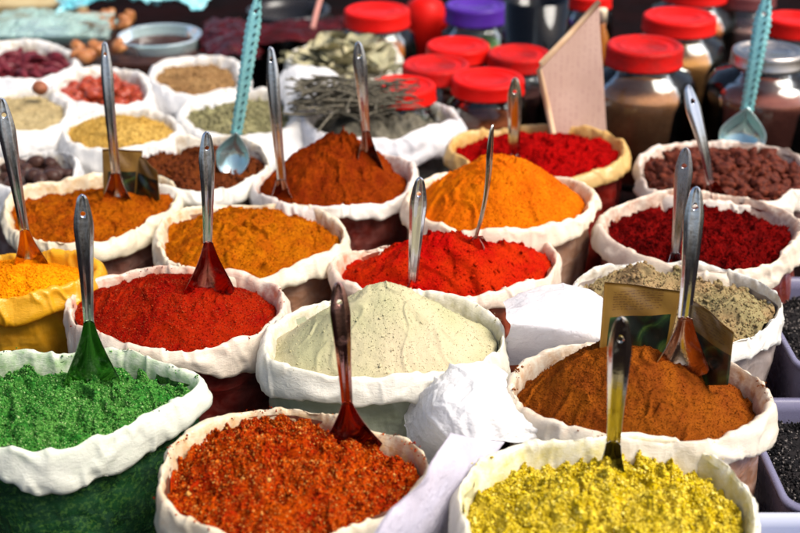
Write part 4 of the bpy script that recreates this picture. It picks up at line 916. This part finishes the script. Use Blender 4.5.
# ------------------------------------------------------------------ plastic tubs on the right edge
M_tub = mat_simple('tub_plastic', (.20, .19, .29), rough=.25, trans=.3)
M_tubw = mat_simple('white_tub_plastic', (.42, .44, .52), rough=.3)
M_blackseed = mat_powder('black_seed', (.02, .02, .022), (.04, .035, .035), (.006, .006, .006), 60, 20, .9, extra=[(.95, (.25, .22, .2))])
def tub(x, y, z, w_, l_, h_, mat, label, inner, rz=0):
    p = at(x, y, z); root = empty('plastic_tub', (p[0], p[1], z-h_), label, 'tub', 'plastic tubs on the right', rz)
    def ring(wx, ly, rad, zz, n_=10):
        out = []
        for (cx, cy, a0) in ((wx-rad, ly-rad, 0), (-wx+rad, ly-rad, 90), (-wx+rad, -ly+rad, 180), (wx-rad, -ly+rad, 270)):
            for i in range(n_): a = math.radians(a0+90*i/(n_-1)); out.append([cx+rad*math.cos(a), cy+rad*math.sin(a), zz])
        return out
    a, b_ = w_/2, l_/2
    rings = [ring(a*.88, b_*.88, .02, 0), ring(a*.97, b_*.97, .025, h_*.9), ring(a*.97, b_*.97, .025, h_-.008), ring(a*1.03, b_*1.03, .03, h_-.006), ring(a*1.03, b_*1.03, .03, h_), ring(a*.95, b_*.95, .025, h_), ring(a*.94, b_*.94, .024, h_*.9), ring(a*.86, b_*.86, .02, .006)]
    m_ = len(rings[0]); V = np.array(rings); V = V.transpose(1, 0, 2).reshape(-1, 3); link('shell', mesh_np('shell', V, grid_quads(m_, len(rings), True)), mat, root)
    V = np.array([ring(a*.93, b_*.93, .024, h_*.80), ring(a*.6, b_*.6, .02, h_*.84), ring(a*.05, b_*.05, .001, h_*.85)]).transpose(1, 0, 2).reshape(-1, 3)
    N = 3500; pos = np.stack([rng.uniform(-a*.9, a*.9, N), rng.uniform(-b_*.9, b_*.9, N), np.full(N, h_*.84)], 1)
    Wv, T = chunks(pos, rng.uniform(.001, .0028, N)); me = mesh_np('contents', np.concatenate([V, Wv]), grid_quads(m_, 3, True), T+len(V))
    g_ = np.zeros(len(V)+len(Wv)); g_[len(V):] = 1; q_ = me.attributes.new('grain', 'FLOAT', 'POINT'); q_.data.foreach_set('value', g_.astype(np.float32))
    link('contents', me, inner, root)
tub(835, 320, .22, .20, .30, .18, M_tub, 'lavender plastic tub at the right edge beside the tan powder sack', M_blackseed)
tub(850, 450, .20, .24, .26, .18, M_tub, 'lavender plastic tub of tiny black seeds at the right edge', M_blackseed)
tub(830, 560, .20, .20, .18, .18, M_tubw, 'white plastic tub with blue contents in the bottom right corner', mat_simple('blue_stuff', (.04, .12, .45), rough=.4))

# ------------------------------------------------------------------ far left and top
M_tealfilm = mat_simple('teal_film', (.06, .36, .42), rough=.2, c2=(.30, .62, .66), sc=14, bumpd=.006, bsc=14, coat=.5)
M_clear = mat_simple('clear_box', (.75, .90, .86), rough=.08, trans=.75)
o = curved_sheet('teal_sheet', [[W(50,18,.28), W(90,6,.31), W(140,4,.31), W(205,10,.28)], [W(60,10,.29), W(95,-4,.31), W(150,-6,.31), W(205,0,.28)], [W(60,-8,.28), W(95,-16,.3), W(150,-16,.3), W(205,-12,.27)]], M_tealfilm, .022, 14, 31, 110, 110)
tag(o, 'shiny turquoise plastic sheet at the top left', 'plastic sheet')
o = curved_sheet('plastic_sheet', [[W(-10,40,.30), W(50,36,.31), W(112,42,.30)], [W(-10,26,.31), W(50,24,.325), W(110,28,.31)], [W(-10,16,.30), W(50,12,.31), W(112,14,.30)]], M_filmg, .012, 14, 61, 90, 90)
tag(o, 'crinkled clear greenish plastic over the flat box at the far left', 'plastic sheet')
o = curved_sheet('plastic_sheet', [[W(205,62,.27), W(232,58,.29), W(262,60,.27)], [W(203,40,.28), W(230,36,.30), W(258,40,.28)], [W(205,22,.26), W(230,20,.28), W(255,24,.26)]], M_mar2, .014, 14, 63, 70, 70)
tag(o, 'crinkled dark red plastic to the left of the black pot', 'plastic sheet')
p = at(160, 36, .28); s = pxm(p); R = 40/s
root = empty('glass_dish', (p[0], p[1], .10), 'round shallow clear dish with a shiny rim under the turquoise sheet', 'dish')
V, q = lathe([(0, .10), (R*.7, .10), (R*.95, .13), (R, .18), (R*1.03, .185), (R*1.03, .178), (R*1.0, .15), (R*.8, .09), (R*.7, .0), (0, 0)], 64)
link('bowl', mesh_np('bowl', V, q), mat_simple('dish_plastic', (.70, .88, .86), rough=.06, trans=.8, spec=.5), root)
V, q = lathe([(0, .118), (R*.55, .114), (R*.78, .108)], 40); link('contents', mesh_np('contents', V, q), mat_powder('dish_spice', (.2, .08, .05), (.35, .16, .08), (.06, .02, .02), 30, 20, 0), root)
p = at(58, 30, .27); root = empty('clear_box', (p[0], p[1], .10), 'flat clear plastic box with greenish sheen behind the dried chillies', 'box')
box('lid', (0, 0, .172), (.30, .18, .008), mat_simple('box_lid', (.55, .75, .70), rough=.12, coat=.5, trans=.6, c2=(.70, .82, .78), sc=12, bumpd=.006, bsc=16), root)
box('base', (0, 0, .085), (.28, .165, .16), M_clear, root)
scm = [lump_mesh('dried_date', .022, .015, .014, k+50, .2) for k in range(3)]
for m_ in scm: m_.materials.append(mat_simple('date_skin', (.22, .06, .02), rough=.3, c2=(.45, .2, .06), sc=30, coat=.3))
r = random.Random(9)
for k in range(26):
    o = bpy.data.objects.new('dried_date', scm[k % 3]); COL.objects.link(o); q_ = at(r.uniform(75, 130), r.uniform(14, 27) if k < 16 else r.uniform(44, 58), .29)
    o.location = q_; o.rotation_euler = (r.random(), r.random(), r.random()*6); tag(o, 'brown dried date heaped around the flat clear box', 'dried date', 'dried dates')
p = at(95, 62, .26)
o = box('wooden_tray', (p[0]+.03, p[1]+.16, .13), (.5, .34, .25), mat_simple('dark_wood', (.02, .006, .005), rough=.6, c2=(.04, .014, .008), sc=14)); tag(o, 'dark wooden tray under the dates and the clear box', 'tray')
p = at(22, 6, .25); o = box('cardboard_box', (p[0], p[1]+.1, .125), (.28, .2, .25), mat_simple('tan_card', (.42, .34, .18), rough=.7, c2=(.34, .25, .12))); tag(o, 'tan cardboard box in the top left corner', 'box')
p = at(285, 18, .24); s = pxm(p); R = 52/s; V, q = lathe([(0, 0), (R*.7, 0), (R*.98, .08), (R, .16), (R*.93, .20), (R*.80, .225), (R*.82, .235), (R*.76, .235), (R*.70, .21), (R*.6, .12), (0, .1)], 72)
o = link('black_pot', mesh_np('black_pot', V, q), mat_simple('black_pot', (.012, .010, .010), rough=.25, spec=.5), None, (p[0], p[1]+.12, 0)); tag(o, 'round black pot at the top between the turquoise handle and the red jar', 'pot')
M_mar = mat_simple('maroon_film', (.07, .004, .006), rough=.5, spec=.08, c2=(.02, .003, .003), sc=10, bumpd=.008, bsc=16)
o = curved_sheet('maroon_cloth', [[W(205,52,.27), W(250,46,.29), W(300,44,.29), W(342,46,.27)], [W(208,38,.27), W(250,34,.28), W(300,30,.28), W(345,34,.27)], [W(210,26,.22), W(250,26,.22), W(300,24,.22), W(345,20,.22)]], M_mar, .016, 10, 35); tag(o, 'crumpled dark maroon cloth in front of the black pot', 'cloth')
o = curved_sheet('white_cloth', [[W(272,78,.30), W(300,66,.34), W(330,68,.34), W(350,84,.31)], [W(280,96,.31), W(305,84,.35), W(332,86,.34), W(346,100,.32)], [W(284,116,.29), W(302,106,.32), W(316,108,.32), W(330,116,.30)]], M_film, .009, 9, 55, 90, 90)
tag(o, 'white cloth bunched between the pods and the twigs', 'cloth')
o = link('wooden_stick', tube_mesh('wooden_stick', np.array([at(312, 30, .28), at(316, 14, .30), at(322, -8, .33)]), .007, 10), mat_simple('pink_wood', (.45, .2, .16), rough=.6)); tag(o, 'pinkish wooden stick leaning by the black pot', 'stick')
